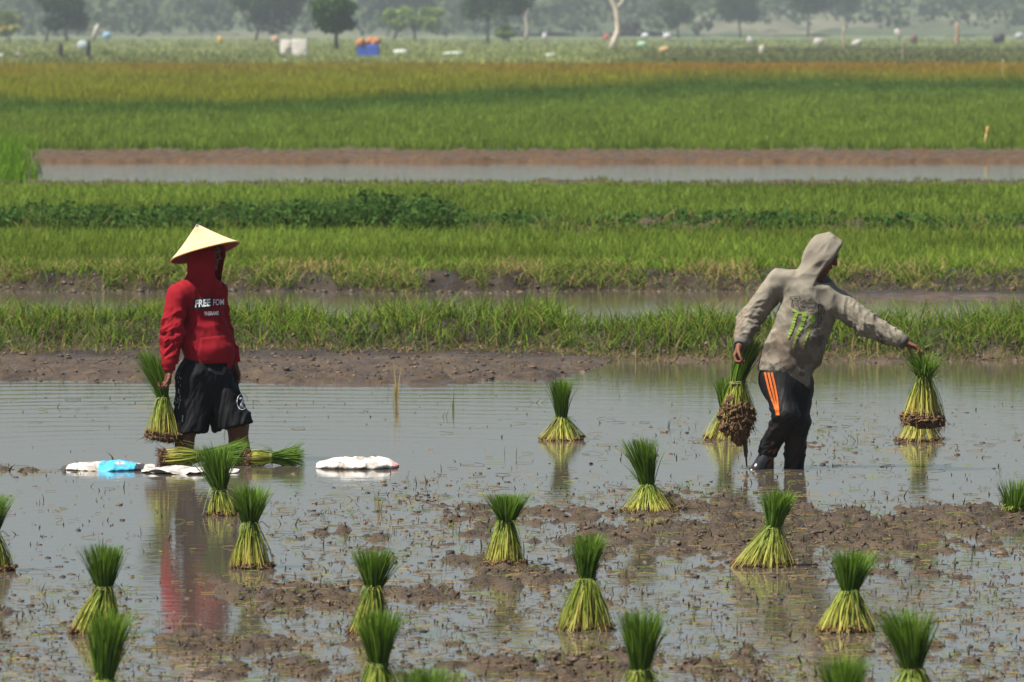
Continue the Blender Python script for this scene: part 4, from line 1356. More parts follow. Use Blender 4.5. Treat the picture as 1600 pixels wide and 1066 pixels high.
    zz = np.interp(rr, [p[0] for p in prof], [p[1] for p in prof])
    na = 576
    th = np.linspace(0, 2 * np.pi, na, endpoint=False)
    def shell(off_r, off_z, rib):
        rb_ = rr[:, None] + 0 * th[None]
        z = zz[:, None] + off_z + rib * np.cos(th * 72)[None] * np.clip(rr / .06, 0, 1)[:, None]
        wobble = .004 * np.sin(th * 2 + 1)[None] * (rr / Rm)[:, None]
        return rc + (np.cos(th)[None] * rb_)[..., None] * hx + (np.sin(th)[None] * rb_)[..., None] * hy + (z + wobble)[..., None] * hn
    idx = np.arange(28 * na).reshape(28, na)
    q = np.stack([idx[:-1], idx[1:], np.roll(idx[1:], -1, 1), np.roll(idx[:-1], -1, 1)], -1).reshape(-1, 4)
    m_st = mat('straw_hat', attr=True, rough=.6, spec=.3, noise=(30, .12), bump=(150, .003))
    V0 = shell(0, 0, .0022).reshape(-1, 3); V1 = shell(0, -.006, 0).reshape(-1, 3)
    strip = .80 + .20 * np.clip(np.cos(th * 72) * 1.5 + .9, 0, 1)
    tone = strip[None] * (.93 + .14 * vn2(th[None] * 11.5, rr[:, None] * 60, 5))
    seam = 1 - .18 * (np.abs(((rr[:, None] / .045) % 1) - .5) < .06) * np.ones((1, na))
    hat = mesh('cone_hat', V0, q, m_st, root, (np.array([.62, .40, .235]) * (tone * seam)[..., None]).reshape(-1, 3))
    mesh('lining', V1, q[:, ::-1], mat('hat_lining', (.24, .06, .045), rough=.8, noise=(20, .25)), hat)
    a = np.linspace(0, 2 * np.pi, 90)
    rim = rc + np.cos(a)[:, None] * Rm * hx + np.sin(a)[:, None] * Rm * hy + (-.003 + .004 * np.sin(a * 2 + 1))[:, None] * hn
    V, Fc = tubes([rim], [.0055], 8)
    mesh('brim_trim', V, Fc, mat('brim_cane', (.42, .24, .07), rough=.5, noise=(90, .25)), hat)
    a = np.linspace(0, 2 * np.pi, 14)
    tip = np.concatenate([[rc + hn * (Hh + .013) - hx * .004], rc + hn * (Hh * .915) + (np.cos(a)[:, None] * hx + np.sin(a)[:, None] * hy) * (.024 + .005 * np.sin(a * 3))[:, None] + 0.0028 * hn])
    mesh('tip_patch', tip, np.array([[0, i, i + 1] for i in range(1, 14)]), mat('grey_patch', (.10, .10, .12), rough=.7), hat)

build_red_man()

# ---------------------------------------------------------------- the man in the grey hooded top
def build_grey_man():
    X, d = ground(1225, 733)
    S = F / d
    L_ = lambda px, py, y=0.: np.array([(px - 1225) / S, y, (733 - py) / S])
    P2 = lambda px, py: ((px - 1225) / S, (733 - py) / S)
    root = empty('person', (X, d, 0), 'man in muddy grey hooded top and striped black trousers, both arms spread', 'person')
    f, s, u = basis((.12, -.99, 0))
    # joints
    shR, elR, wrR = L_(1217, 442, .02), L_(1171, 503, .08), L_(1156, 539, -.09)
    shL, elL, wrL = L_(1311, 474, -.02), L_(1355, 507, -.09), L_(1413, 534, -.15)
    hipR, knR, anR = L_(1212, 592, -.02), L_(1228, 645, -.14), L_(1199, 714, .02)
    hipL, knL, anL = L_(1247, 600, .03), L_(1247, 660, .0), L_(1241, 745, .08)
    B_ = Field((-.44, -.36, -.16), (.98, .34, 1.62), .005)
    hf = np.array([.86, -.26, -.44])
    W = head(B_, (.262, -.01, 1.432), hf)
    B_.chain([(.22, .0, 1.34), (.17, .02, 1.20)], [.058, .07], .03)
    B_.chain([(.16, .01, 1.12), (.06, 0, .85), (.03, 0, .58)], [.145, .13, .135], .05, flat=(f, .68))
    B_.chain([shR, elR, wrR], [.055, .043, .029], .02)
    B_.chain([shL, elL, wrL], [.055, .043, .029], .02)
    B_.chain([hipR, knR, anR, anR + (-.01, .02, -.12)], [.09, .06, .042, .04], .03)
    B_.chain([hipL, knL, anL, anL + (0, .02, -.08)], [.09, .06, .042, .04], .03)
    hand(B_, wrR, L_(1146, 567, -.12) - wrR, (.8, -.3, .1), 1, curl=(.7, 1.0, .8), thumb=(.8, .3, .55))
    hand(B_, wrL, np.array([.9, -.1, -.38]), (-.36, -.2, -.9), 1, curl=(.45, .95, .8), thumb=(.6, .5, .6))
    skin('body', B_, root, (.155, .060, .034), W)
    # hooded top
    T = Field((-.46, -.36, .46), (.92, .34, 1.64), .006)
    ca, cb, cc = L_(1264, 476), L_(1243, 540), L_(1226, 580)
    T.cone(ca, cb, .187, .188, .04, flat=(f, .66))
    T.cone(cb, cc, .186, .172, .04, flat=(f, .74))
    T.cone(cc, L_(1240, 598), .165, .125, .04, flat=(f, .85))
    T.cone(shR, shL, .084, .080, .05)
    T.cone(shR + (.05, 0, .01), (.17, .02, 1.235), .068, .078, .04)
    T.cone(shL + (-.06, 0, .05), (.22, .0, 1.27), .07, .08, .05)
    T.chain([shR, elR, elR + (wrR - elR) * .78], [.086, .070, .049], .02)
    T.cone(elR + (wrR - elR) * .74, wrR, .045, .040, .008, planes=[(wrR, wrR - elR)])
    T.chain([shL, elL, elL + (wrL - elL) * .82], [.083, .074, .054], .02)
    T.cone(elL + (wrL - elL) * .78, wrL, .047, .043, .008, planes=[(wrL, wrL - elL)])
    # hood pointing right and down
    on = np.array([.80, -.06, -.55]); on /= np.linalg.norm(on)
    A_f, A_s, A_u = basis((.87, -.08, -.45))
    hc = np.array([.255, .0, 1.435])
    A = np.stack([A_f, A_s, A_u])
    pl = [(L_(1293, 413), on)]
    T.ell(hc + A_f * .03 + A_u * .012, (.138, .116, .142), A, .02, planes=pl)
    T.cone(hc + A_f * .05 - A_u * .02, (.20, -.01, 1.25), .112, .098, .03, planes=[(L_(1292, 414), on)])
    T.cone(hc + (-.03, .03, -.05), (.16, .03, 1.24), .088, .088, .04)
    T.ell(hc + A_f * .075 - A_u * .01, (.145, .098, .126), A, .006, op='sub')
    T.cone(hc + A_f * .12, (.245, -.04, 1.29), .088, .066, .006, op='sub')
    # hem, hanging lower on the right
    hem = L_(1225, 590)
    T.cut(L_(1187, 578), np.array([-.12, 0, -1.]), lo=(-.26, -.3, .46), hi=(-.03, .3, .78))
    T.cut(L_(1232, 592), np.array([-.42, 0, -1.]), lo=(-.03, -.3, .46), hi=(.30, .3, .72))
    T.ell(L_(1224, 612), (.155, .125, .11), np.stack([s, f, u]), .006, op='sub')
    tdir = (ca - cc) / np.linalg.norm(ca - cc)
    folds = [lambda V: limb_folds(V, shR, elR, .085, .016, 43, 17, .3, 1.1, peak=.95, pw=.45),
             lambda V: limb_folds(V, elR, wrR, .07, .018, 44, 19, -.1, .75),
             lambda V: limb_folds(V, shL, elL, .08, .014, 45, 17, .1, 1.1),
             lambda V: limb_folds(V, elL, wrL, .07, .016, 46, 22, -.1, .82, twist=2),
             lambda V: .026 * (ridge(np.stack([V[:, 0] * 5 + V[:, 2] * 3.2, V[:, 1] * 5, V[:, 2] * 3 - V[:, 0] * 2], 1), 51, 3) - .5) * (1 - sstep(1.2, 1.27, V[:, 2])) * sstep(-.2, -.1, V[:, 0]) * (1 - sstep(.3, .4, V[:, 0])),
             lambda V: .018 * (ridge(np.stack([V[:, 0] * 9 - V[:, 2] * 6, V[:, 1] * 8, V[:, 2] * 4], 1), 52) - .5) * sstep(1.24, 1.3, V[:, 2])]
    m_gr = mat('grey_cloth', (.195, .174, .134), rough=.88, spec=.1, noise=(6, .16), bump=(240, .0015),
               stain=[(9, .51, (.062, .052, .042), .85, 1.12), (24, .56, (.06, .048, .038), .8, 1.05), (4, .52, (.16, .12, .085), .6, 1.25)])
    top, bv = cloth('hooded_top', T, root, m_gr, folds)
    # dark knitted cuffs
    m_cf = mat('cuff_knit', (.10, .09, .08), rough=.9, bump=(200, .002))
    for e_, w_ in ((elR, wrR), (elL, wrL)):
        dd = (w_ - e_) / np.linalg.norm(w_ - e_)
        V, Fc = tubes([[w_ - dd * .052, w_ - dd * .045, w_ - dd * .02, w_ + dd * .004, w_ + dd * .006]], [[.040, .0475, .0468, .0462, .038]], 20)
        mesh('cuff', V, Fc, m_cf, top)
    # print: outlined letters over three green claw strokes
    zs = 8.883                                        # the print was measured on an enlarged view
    Z = lambda x, y: P2(1200 + x / zs, 440 + y / zs)
    view = (np.array([0, 0, 0.]), np.array([1., 0, 0]), np.array([0, 0, 1.]), np.array([.0, -1., .0]))
    m_ln = mat('outline_print', (.035, .033, .032), rough=.8)
    w = .0042
    F_out = [[Z(300, 205), Z(438, 190), Z(432, 252), Z(405, 252), Z(398, 222), Z(368, 228), Z(366, 262), Z(408, 262), Z(400, 330), Z(385, 330), Z(380, 290), Z(352, 296), Z(345, 340), Z(318, 338), Z(335, 228), Z(300, 232), Z(300, 205)]]
    fox = [[Z(415, 330), Z(470, 262), Z(500, 250), Z(520, 285), Z(590, 300), Z(660, 278), Z(655, 330), Z(630, 350), Z(570, 352), Z(545, 380)],
           [Z(415, 330), Z(425, 375), Z(470, 395), Z(500, 370), Z(505, 338), Z(470, 345), Z(455, 372)],
           [Z(545, 400), Z(600, 405), Z(640, 375), Z(650, 335)], [Z(600, 440), Z(640, 430), Z(670, 435)]]
    xx = [[Z(690, 300), Z(688, 560), Z(690, 715)], [Z(712, 240), Z(690, 300), Z(745, 330), Z(740, 395), Z(712, 440), Z(735, 500), Z(715, 580), Z(690, 560)],
          [Z(745, 330), Z(770, 350), Z(775, 425), Z(740, 440)], [Z(640, 630), Z(690, 600)]]
    decal('print_outline', [(l, w, .004) for l in F_out + fox + xx], view, bv, m_ln, top, off=.005)
    m_g = mat('green_print', (.18, .29, .03), rough=.75, noise=(40, .2), stain=[(90, .58, (.16, .17, .10), .7)])
    claws = [([Z(325, 385), Z(365, 400), Z(420, 415)], [.008, .012, .009]), ([Z(360, 437), Z(440, 425), Z(540, 415)], [.010, .011, .006]),
             ([Z(388, 440), Z(358, 510), Z(348, 580), Z(325, 640), Z(298, 700), Z(270, 780)], [.022, .023, .019, .021, .020, .006]),
             ([Z(505, 430), Z(490, 490), Z(470, 560), Z(445, 640), Z(405, 700), Z(370, 790), Z(350, 850), Z(330, 915)], [.034, .030, .026, .025, .022, .017, .013, .005]),
             ([Z(555, 480), Z(600, 488), Z(650, 480)], [.010, .026, .020]),
             ([Z(620, 510), Z(595, 570), Z(565, 640), Z(545, 720), Z(515, 790), Z(478, 872)], [.028, .024, .018, .014, .014, .011])]
    segs = []
    for i, (p, wd) in enumerate(claws):      # the strokes are crossed by thin unprinted cracks
        p, wd = np.array(p), np.array(wd)
        if i in (0, 1, 4):
            segs.append((p, wd, .004)); continue
        k = 8
        for j in range(k):
            t = np.linspace(j / k + (.012 if j else 0), (j + 1) / k - .012, 4) * (len(p) - 1)
            segs.append((np.stack([np.interp(t, np.arange(len(p)), p[:, c]) for c in (0, 1)], 1), np.interp(t, np.arange(len(p)), wd), .004))
    decal('claw_print', segs, view, bv, m_g, top, off=.005)
    # trousers
    Tr = Field((-.36, -.34, -.1), (.30, .34, .84), .006)
    Tr.cone((.015, 0, .70), (.02, 0, .58), .15, .165, .03, flat=(f, .8))
    Tr.chain([hipR, knR], [.114, .080], .05)
    Tr.chain([knR, anR + (.012, 0, .05)], [.077, .056], .03)
    Tr.cone(anR + (.012, 0, .07), anR + (.0, 0, .0), .057, .055, .02, planes=[(anR + (0, 0, .008), (-.1, 0, -1))])
    Tr.chain([hipL, knL, anL], [.108, .073, .062], .04)
    mtr = [lambda V: limb_folds(V, hipR, knR, .11, .010, 61, 10, .1, 1.1, twist=2, peak=.9, pw=.6),
           lambda V: limb_folds(V, knR, anR, .085, .013, 62, 15, -.1, 1.05, twist=1.5),
           lambda V: limb_folds(V, hipL, knL, .10, .009, 63, 12, .1, 1.0, twist=2),
           lambda V: limb_folds(V, knL, anL, .08, .012, 64, 14, -.1, 1.05, twist=1.5)]
    m_tr = mat('black_wet_cloth', (.006, .006, .006), rough=.6, spec=.25, noise=(8, .3), bump=(160, .002), stain=[(7, .50, (.034, .023, .015), .6, .45)])
    tr, bt = cloth('trousers', Tr, root, m_tr, mtr)
    m_or = mat('orange_stripe', (.48, .105, .014), rough=.75, noise=(30, .2))
    C2 = lambda cx, cy: P2(1080 + cx / 2.538, 340 + cy / 2.538)
    for k in range(3):
        o = 13 * k
        decal('stripe', [([C2(292 + o, 612), C2(304 + o, 665), C2(318 + o * .82, 715), C2(331 + o * .45, 750), C2(337 + o * .3, 778)], [.0135, .0135, .0125, .011, .008], .006)], view, bt, m_or, tr, off=.005)
    # wet rubber shoe of the stepping foot
    Bo = Field((-.36, -.25, -.1), (.12, .25, .2), .005)
    Bo.cone(anR + (-.015, -.01, -.01), L_(1184, 729, -.06), .050, .040, .02, flat=((0, 0, 1), .9))
    Bo.cone(L_(1186, 730, -.05), L_(1176, 735, -.10), .040, .032, .02, flat=((0, 0, 1), .7))
    Bo.cone(anR + (.0, .03, .03), anR + (.0, .04, -.08), .05, .05, .02)
    V, Q = Bo.net()
    mesh('shoe', relax(V, Q, 2), Q, mat('wet_rubber', (.02, .019, .02), rough=.25, spec=.6, noise=(20, .3)), root)

build_grey_man()

# ---------------------------------------------------------------- bunches held in hands and lying behind the red planter
def build_held():
    Xl, dl = ground(325, 722); Sl = F / dl
    Xr, dr = ground(1225, 733); Sr = F / dr
    at = lambda X, S, px0, py0, px, py, dd, y: (X + (px - px0) / S, dd + y, (py0 - py) / S)
    bunch('rice_bunch', at(Xl, Sl, 325, 722, 257, 682, dl, -.15), 'bunch hanging from the hand of the man in red, brown clotted roots below',
          H=.575, rb=.125, wf=.46, rw=.036, rt=.110, lean=(-.135, .02), waist_off=(-.036, 0), seed=31, soil=.55, tie=True, wild=.12, n=330, nl=420, rot=(0, R(7), 0), droop=.10, soil_h=.04)
    b = bunch('rice_bunch', at(Xr, Sr, 1225, 733, 1152, 664, dr, .03), 'dripping bunch in the grey man\'s lower hand, fat wedge of mud at its roots',
              H=.56, rb=.115, wf=.50, rw=.046, rt=.085, lean=(.105, .0), waist_off=(.018, -.01), seed=32, soil=1.0, yellow=.75, n=330, nl=420, rot=(R(-4), R(-3), 0), soil_h=.14, droop=.05)
    r = np.random.default_rng(12)
    paths, rad = [], []
    for i in range(9):
        x0, y0 = .035 + r.normal(0, .018), r.normal(0, .02)
        x1 = x0 * .4 + .03 + r.normal(0, .008)
        L = r.uniform(.14, .26) if i else .285
        paths.append(np.array([[x0, y0, .02], [x0 * .8 + .008, y0, -.05], [x1, y0 * .6, -.6 * L], [x1 + .002, y0 * .5, -L]]))
        rad.append(np.array([.015, .010, .006, .0035]) * (1.5 if i == 0 else r.uniform(.5, 1)))
    V, Fc = tubes(paths, rad, 7)
    mesh('mud_drip', V, Fc, M_wetmud, b)
    bunch('rice_bunch', at(Xr, Sr, 1225, 733, 1441, 657, dr, -.17), 'bunch in the grey man\'s outstretched hand, brown root disc below yellow stems',
          H=.50, rb=.140, wf=.60, rw=.040, rt=.14, lean=(-.01, 0), waist_off=(-.02, 0), seed=33, soil=.9, yellow=.8, n=360, nl=340, rot=(R(2), R(5), 0), soil_h=.06, droop=.55, wild=.3, top_flat=.4)
    # lying ones
    X, d = ground(246, 728)
    bunch('rice_bunch', (X + .02, d + .02, .045), 'bunch lying on the greyish sack at the red planter\'s shins, roots toward blue patch', H=.60, rb=.062, wf=.42, rw=.036, rt=.085, seed=34, soil=.35,
          rot=(R(-3), R(86), R(-2)), yellow=.6, droop=.1, wild=.2, nl=420)
    X, d = ground(384, 729)
    bunch('rice_bunch', (X, d + .05, .048), 'bunch lying between the red planter\'s knee and plain white sack, leaves rightward', H=.40, rb=.050, wf=.42, rw=.034, rt=.08, seed=35, soil=.3,
          rot=(R(2), R(88), R(3)), yellow=.5, droop=.2, wild=.25, nl=360)

M_wetmud = mat('wet_mud', (.06, .042, .03), rough=.25, spec=.5, noise=(30, .3))
build_held()

# ---------------------------------------------------------------- plastic sacks floating on the water
def sack(px0, px1, y, thick, depth, label, seed, color_fn, name='plastic_sack', twist=0):
    X0, d = ground(px0, y); X1, _ = ground(px1, y)
    L = X1 - X0
    n, m = 90, 40
    u_ = np.linspace(0, 1, n)[:, None] + np.zeros((1, m)); v_ = np.linspace(0, 1, m)[None] * 2 * np.pi + np.zeros((n, 1))
    env = np.clip(np.sin(np.pi * np.clip(u_ * .96 + .02, 0, 1)), 0, 1) ** .35
    nz_ = fbm2(u_ * 7, np.cos(v_) * 2 + 3, seed, 3) - .5
    low = fbm2(u_ * 1.6, u_ * 0 + .5, seed + 3, 2)
    W_ = depth * .5 * env * (.85 + .3 * low)
    H_ = thick * env * (.45 + 1.0 * low)
    x = X0 + L * u_ + .02 * nz_
    yy = d + W_ * np.cos(v_) + .03 * (fbm2(u_ * 4, u_ * 0, seed + 5) - .5)
    z = H_ * np.sign(np.sin(v_)) * np.abs(np.sin(v_)) ** .8 * np.where(np.sin(v_) > 0, 1, .4) + nz_ * .028 * env + .004
    cr = (ridge(np.stack([(u_ * 9 + np.cos(v_) * 1.2).ravel(), (np.cos(v_) * 2.5).ravel(), (u_ * 2).ravel()], 1), seed + 9).reshape(n, m) - .5)
    z = z + cr * .026 * env
    idx = np.arange(n * m).reshape(n, m)
    q = np.stack([idx[:-1], np.roll(idx[:-1], -1, 1), np.roll(idx[1:], -1, 1), idx[1:]], -1).reshape(-1, 4)
    C = color_fn(u_, np.cos(v_), nz_)
    o = mesh(name, np.stack([x - X0 - L / 2, yy - d, z], -1).reshape(-1, 3), q[:, ::-1], M_sack, cols=C.reshape(-1, 3), loc=(X0 + L / 2, d, 0))
    return tag(o, label, 'sack', 'plastic sacks lying on the water')

M_sack = mat('woven_plastic', attr=True, rough=.5, spec=.3, noise=(12, .15), bump=(60, .006), stain=[(9, .55, (.16, .12, .08), .6)])
def sacks():
    def ca(u_, c, nz_):
        C = np.zeros(u_.shape + (3,)) + np.array([.50, .47, .42])
        C[(u_ > .42) & (u_ < .80) & (c < .9 - 1.6 * np.abs(u_ - .6))] = (.06, .42, .66)
        e = ((u_ - .64) / .05) ** 2 + ((c + .35) / .3) ** 2
        C[e < 1] = (.55, .55, .55)
        C[e < .15] = (.03, .03, .03)
        C[(u_ > .80) & (u_ < .90) & (c < -.1)] = (.035, .035, .04)
        C[u_ < .06] = (.06, .05, .045)
        return C * (.9 + .3 * nz_[..., None])
    def cb(u_, c, nz_):
        C = np.zeros(u_.shape + (3,)) + np.array([.45, .43, .40])
        return C * (.9 + .4 * nz_[..., None])
    def cc(u_, c, nz_):
        C = np.zeros(u_.shape + (3,)) + np.array([.58, .55, .49])
        C[u_ > .93] = (.62, .30, .28)
        return C * (.9 + .3 * nz_[..., None])
    sack(96, 240, 733, .038, .55, 'white plastic sack with a sky-blue patch, floating left of the lying bundles', 61, ca)
    o = sack(220, 372, 738, .022, .60, 'greyish sack folded open under the lying bundles, hollow painted black as shade at its left end', 62, cb)
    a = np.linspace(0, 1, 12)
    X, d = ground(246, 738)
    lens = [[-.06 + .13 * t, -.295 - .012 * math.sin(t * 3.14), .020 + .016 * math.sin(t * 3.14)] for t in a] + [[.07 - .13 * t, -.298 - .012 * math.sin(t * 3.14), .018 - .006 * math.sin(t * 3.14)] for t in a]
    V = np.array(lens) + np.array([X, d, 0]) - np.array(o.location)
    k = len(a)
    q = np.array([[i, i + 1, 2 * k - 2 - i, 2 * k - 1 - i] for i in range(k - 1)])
    mesh('hollow_shade', V, q, M_black, o)  # flat black sheet standing in for the shade inside the fold
    sack(494, 622, 731, .058, .50, 'plain white sack with a pink end, floating alone right of the red planter', 63, cc)
sacks()
# ------------------------------------------------------------------ background: hills, trees, things in the far pasture
def hz(px, y):                      # ground point in the far pasture (it lies slightly below the paddies)
    d = F * HC / (y - YH)
    X = gx(px, d)
    return X, d, float(height(np.array([X]), np.array([d]))[0])

def build_hills():
    n, m = 260, 70
    u_ = np.linspace(-1, 1, n)
    D = np.linspace(1900, 3600, m)
    X = u_[:, None] * (D * .11)[None]
    Y = D[None] + 0 * X
    base = 33 * sstep(1900, 3300, Y) * (.75 + .5 * fbm2(X / 300, Y / 800, 301, 3))
    z = base + 7 * (fbm2(X / 16, Y / 40, 303, 3) - .45) - 1
    idx = np.arange(n * m).reshape(n, m)
    q = np.stack([idx[:-1, :-1], idx[1:, :-1], idx[1:, 1:], idx[:-1, 1:]], -1).reshape(-1, 4)
    nn = fbm2(X / 60, Y / 120, 305, 4)[..., None]
    C = np.array([.035, .06, .022]) * (1 - nn) + np.array([.085, .09, .05]) * nn
    bare = sstep(.56, .66, fbm2(X / 90, Y / 200, 307, 3))[..., None]
    C = C * (1 - .6 * bare) + np.array([.15, .14, .09]) * .6 * bare
    o = mesh('hills', np.stack([X, Y, z], -1).reshape(-1, 3), q, mat('hill_scrub', attr=True, rough=.9, spec=.1, noise=(.05, .4)), cols=C.reshape(-1, 3))
    tag(o, kind='structure')
    # the wood on the lower slopes, read as one mass
    r = np.random.default_rng(311)
    k = 1500
    dd = r.uniform(1850, 3100, k)
    xx = r.uniform(-1, 1, k) * dd * .095
    keep = fbm2(xx / 70, dd / 160, 313, 3) > .42
    dd, xx = dd[keep], xx[keep]; k = len(dd)
    zz = 33 * sstep(1900, 3300, dd) * (.75 + .5 * fbm2(xx / 300, dd / 800, 301, 3))
    s = r.uniform(3, 6.5, k)
    per = 22
    ang = r.normal(0, 1, (k, per, 3)); ang /= np.linalg.norm(ang, axis=2)[..., None]
    P = np.stack([xx, dd, zz + s * .9], 1)[:, None] + ang * (s[:, None] * r.uniform(.5, 1, (k, per)))[..., None] * np.array([1.2, 1, .9])
    V, q = leafquads(P.reshape(-1, 3), np.repeat(s * .55, per), r)
    c = cmix(r, k, (.03, .055, .02), (.08, .10, .04))
    C = np.repeat(np.repeat(c, per, 0), 4, 0)
    o = mesh('hill_forest', V, q, M_far, cols=C, smooth=False)
    tag(o, 'hazy grey-green wood covering the slopes behind the far pasture', 'forest', kind='stuff')

def leafquads(P, s, r):
    n = len(P)
    a = r.normal(0, 1, (n, 3)); a /= np.linalg.norm(a, axis=1)[:, None]
    b = np.cross(a, r.normal(0, 1, (n, 3))); b /= np.linalg.norm(b, axis=1)[:, None]
    s = (s * .5)[:, None]
    V = np.stack([P - a * s - b * s * .3, P + b * s * .8 - a * s * .2, P + a * s, P - b * s * .75 + a * s * .15], 1)
    return V.reshape(-1, 3), np.arange(4 * n).reshape(n, 4)

M_far = mat('tree_leaf', attr=True, rough=.75, spec=.1, transl=.2)

def tree(px, ybase, crown, H, dark, light, label, seed, name='tree', trunks=None, leaf=.5, dens=1.0, group='trees along the far pasture', trunk_r=.22, cx=None):
    """crown = (left px, right px, bottom row); H total height in metres"""
    X, d, z0 = hz(px, ybase)
    S = F / d
    r = np.random.default_rng(400 + seed)
    root = empty(name, (X, d, z0), label, 'bush' if name in ('bush', 'banana_plant') else 'tree', group)
    x0, x1 = (crown[0] - px) / S, (crown[1] - px) / S
    zb = (ybase - crown[2]) / S
    cxm, hw = (x0 + x1) / 2, (x1 - x0) / 2
    hh = (H - zb) / 2
    nb = 20
    th = r.uniform(0, 2 * np.pi, nb)
    rr = np.sqrt(r.uniform(0, 1, nb)) * .68
    bc = np.stack([cxm + hw * rr * np.cos(th), hw * .8 * rr * np.sin(th), zb + hh + hh * r.uniform(-.82, .62, nb) * (1 - .35 * rr)], 1)
    br = r.uniform(.34, .52, nb) * min(hw, hh * 1.1)
    per = int(210 * dens)
    v = r.normal(0, 1, (nb, per, 3)); v /= np.linalg.norm(v, axis=2)[..., None]
    P = bc[:, None] + v * (br[:, None] * r.uniform(.35, 1.08, (nb, per)) ** .7)[..., None] * np.array([1.15, 1, .8])
    tone = np.clip(r.normal(.5, .22, (nb, 1)) + r.normal(0, .18, (nb, per)), 0, 1).ravel()
    V, q = leafquads(P.reshape(-1, 3), r.uniform(.7, 1.4, nb * per) * leaf, r)
    C = np.repeat(cmix(r, nb * per, dark, light, tone), 4, 0)
    mesh('crown', V, q, M_far, root, C, smooth=False)
    paths, rad = [], []
    for tx in (trunks or [px]):
        b = np.array([(tx - px) / S, 0, -.2])
        top = np.array([b[0] * .6 + cxm * .4, 0, zb + hh * .9])
        mid = (b + top) / 2 + np.array([r.normal(0, .15), 0, 0])
        paths.append(np.array([b, mid, top])); rad.append([trunk_r * 1.3, trunk_r, trunk_r * .5])
        for i in range(5):
            e = bc[r.integers(nb)]
            s_ = b + (top - b) * r.uniform(.45, .9)
            paths.append(np.array([s_, (s_ + e) / 2 + r.normal(0, .15, 3), e])); rad.append([trunk_r * .5, trunk_r * .35, trunk_r * .15])
    V, Fc = tubes(paths, rad, 7)
    mesh('trunk', V, Fc, M_bark, root)
    return root

def build_trees():
    dk, lt = (.010, .026, .007), (.042, .078, .016)
    g1, g2 = (.025, .06, .014), (.07, .12, .028)
    y1, y2 = (.10, .17, .025), (.26, .34, .06)
    tree(103, 67, (60, 143, 52), 10.5, dk, lt, 'dark tree with two stems behind the posts at far left', 1, trunks=[72, 105])
    tree(12, 66, (-16, 30, 56), 6.0, y1, (.24, .24, .06), 'yellow-green bushy tree at the left edge of the pasture', 2, trunk_r=.12)
    tree(425, 64, (352, 492, 52), 15, dk, lt, 'widest dark tree, rising behind the white sheets', 3, trunks=[428, 400], leaf=.7)
    tree(526, 79, (486, 556, 52), 7.6, (.012, .038, .006), (.06, .13, .016), 'small round-headed dark green tree on one trunk beside the blue crate', 4, leaf=.4, dens=1.2)
    tree(632, 64, (583, 708, 50), 7.2, y1, y2, 'low umbrella-shaped light green tree right of the blue crate', 5, trunks=[615, 648], leaf=.55)
    tree(606, 57, (560, 690, 40), 17, (.018, .034, .014), (.045, .065, .026), 'faded tall tree behind the light green umbrella-shaped one', 6, leaf=.9)
    tree(764, 66, (716, 832, 46), 13, dk, lt, 'broad dark tree left of the pale broken stub', 7, trunks=[762, 795], leaf=.65)
    tree(788, 69, (770, 806, 60), 3.3, g1, y2, 'little light green bush at the foot of the broad dark tree', 8, name='bush', leaf=.3, trunk_r=.06)
    tree(1060, 60, (1024, 1090, 46), 11, dk, (.06, .10, .03), 'thin airy tree right of the leaning dead trunk', 9, dens=.6)
    tree(1157, 59, (1119, 1188, 44), 14, dk, lt, 'narrow dark tree whose crown hangs almost to the grass', 10, leaf=.6)
    tree(1262, 58, (1226, 1304, 28), 16, dk, lt, 'dark tree with a clear bare trunk in the right half', 11, leaf=.65)
    tree(1322, 56, (1292, 1352, 20), 17, (.05, .07, .025), (.11, .13, .05), 'olive tree just right of the clear bare trunk', 12, leaf=.7)
    tree(982, 60, (964, 1004, 52), 4.2, (.05, .045, .035), (.10, .085, .06), 'dull brown bush behind the leaning dead trunk', 13, name='bush', leaf=.35, trunk_r=.06)
    tree(1480, 54, (1400, 1600, 40), 12, (.018, .034, .014), (.04, .06, .026), 'long dim bluish tree mass behind the white bags at right', 14, leaf=.9)
    tree(300, 55, (200, 350, 40), 9, (.018, .034, .014), (.04, .06, .026), 'long dim tree mass between the two-stemmed and the widest dark tree', 15, leaf=.9)
    # banana-like plant: long drooping yellow leaves
    X, d, z0 = hz(16, 68)
    r = np.random.default_rng(5)
    root = empty('banana_plant', (X, d, z0), 'yellowing broad-leaved plant drooping right of the left-edge tree', 'plant')
    n = 13
    az = r.uniform(0, 2 * np.pi, n); az[:4] = r.uniform(-.3, .3, 4)
    k = np.linspace(0, 1, 7)
    L = r.uniform(1.8, 3.2, n)
    path = np.stack([np.cos(az)[:, None] * L[:, None] * k, np.sin(az)[:, None] * L[:, None] * k, 2.2 + 1.1 * np.sin(k * 2.6)[None] * r.uniform(.5, 1.2, (n, 1)) - .9 * k[None] ** 2], -1)
    wv = .55 * np.sin(np.pi * np.clip(k * .9 + .08, 0, 1))[None] * np.ones((n, 1))
    c = cmix(r, n, (.14, .2, .03), (.36, .27, .06))
    V, Q, C = ribbons(path, wv, np.repeat(c[:, None], 7, 1), np.stack([-np.sin(az), np.cos(az), .3 + 0 * az], 1))
    mesh('leaves', V, Q, M_far, root, C)
    V, Fc = tubes([[(0, 0, -.2), (.05, 0, 1.2), (0, 0, 2.4)]], [[.16, .13, .10]], 9)
    mesh('stem', V, Fc, M_bark, root)

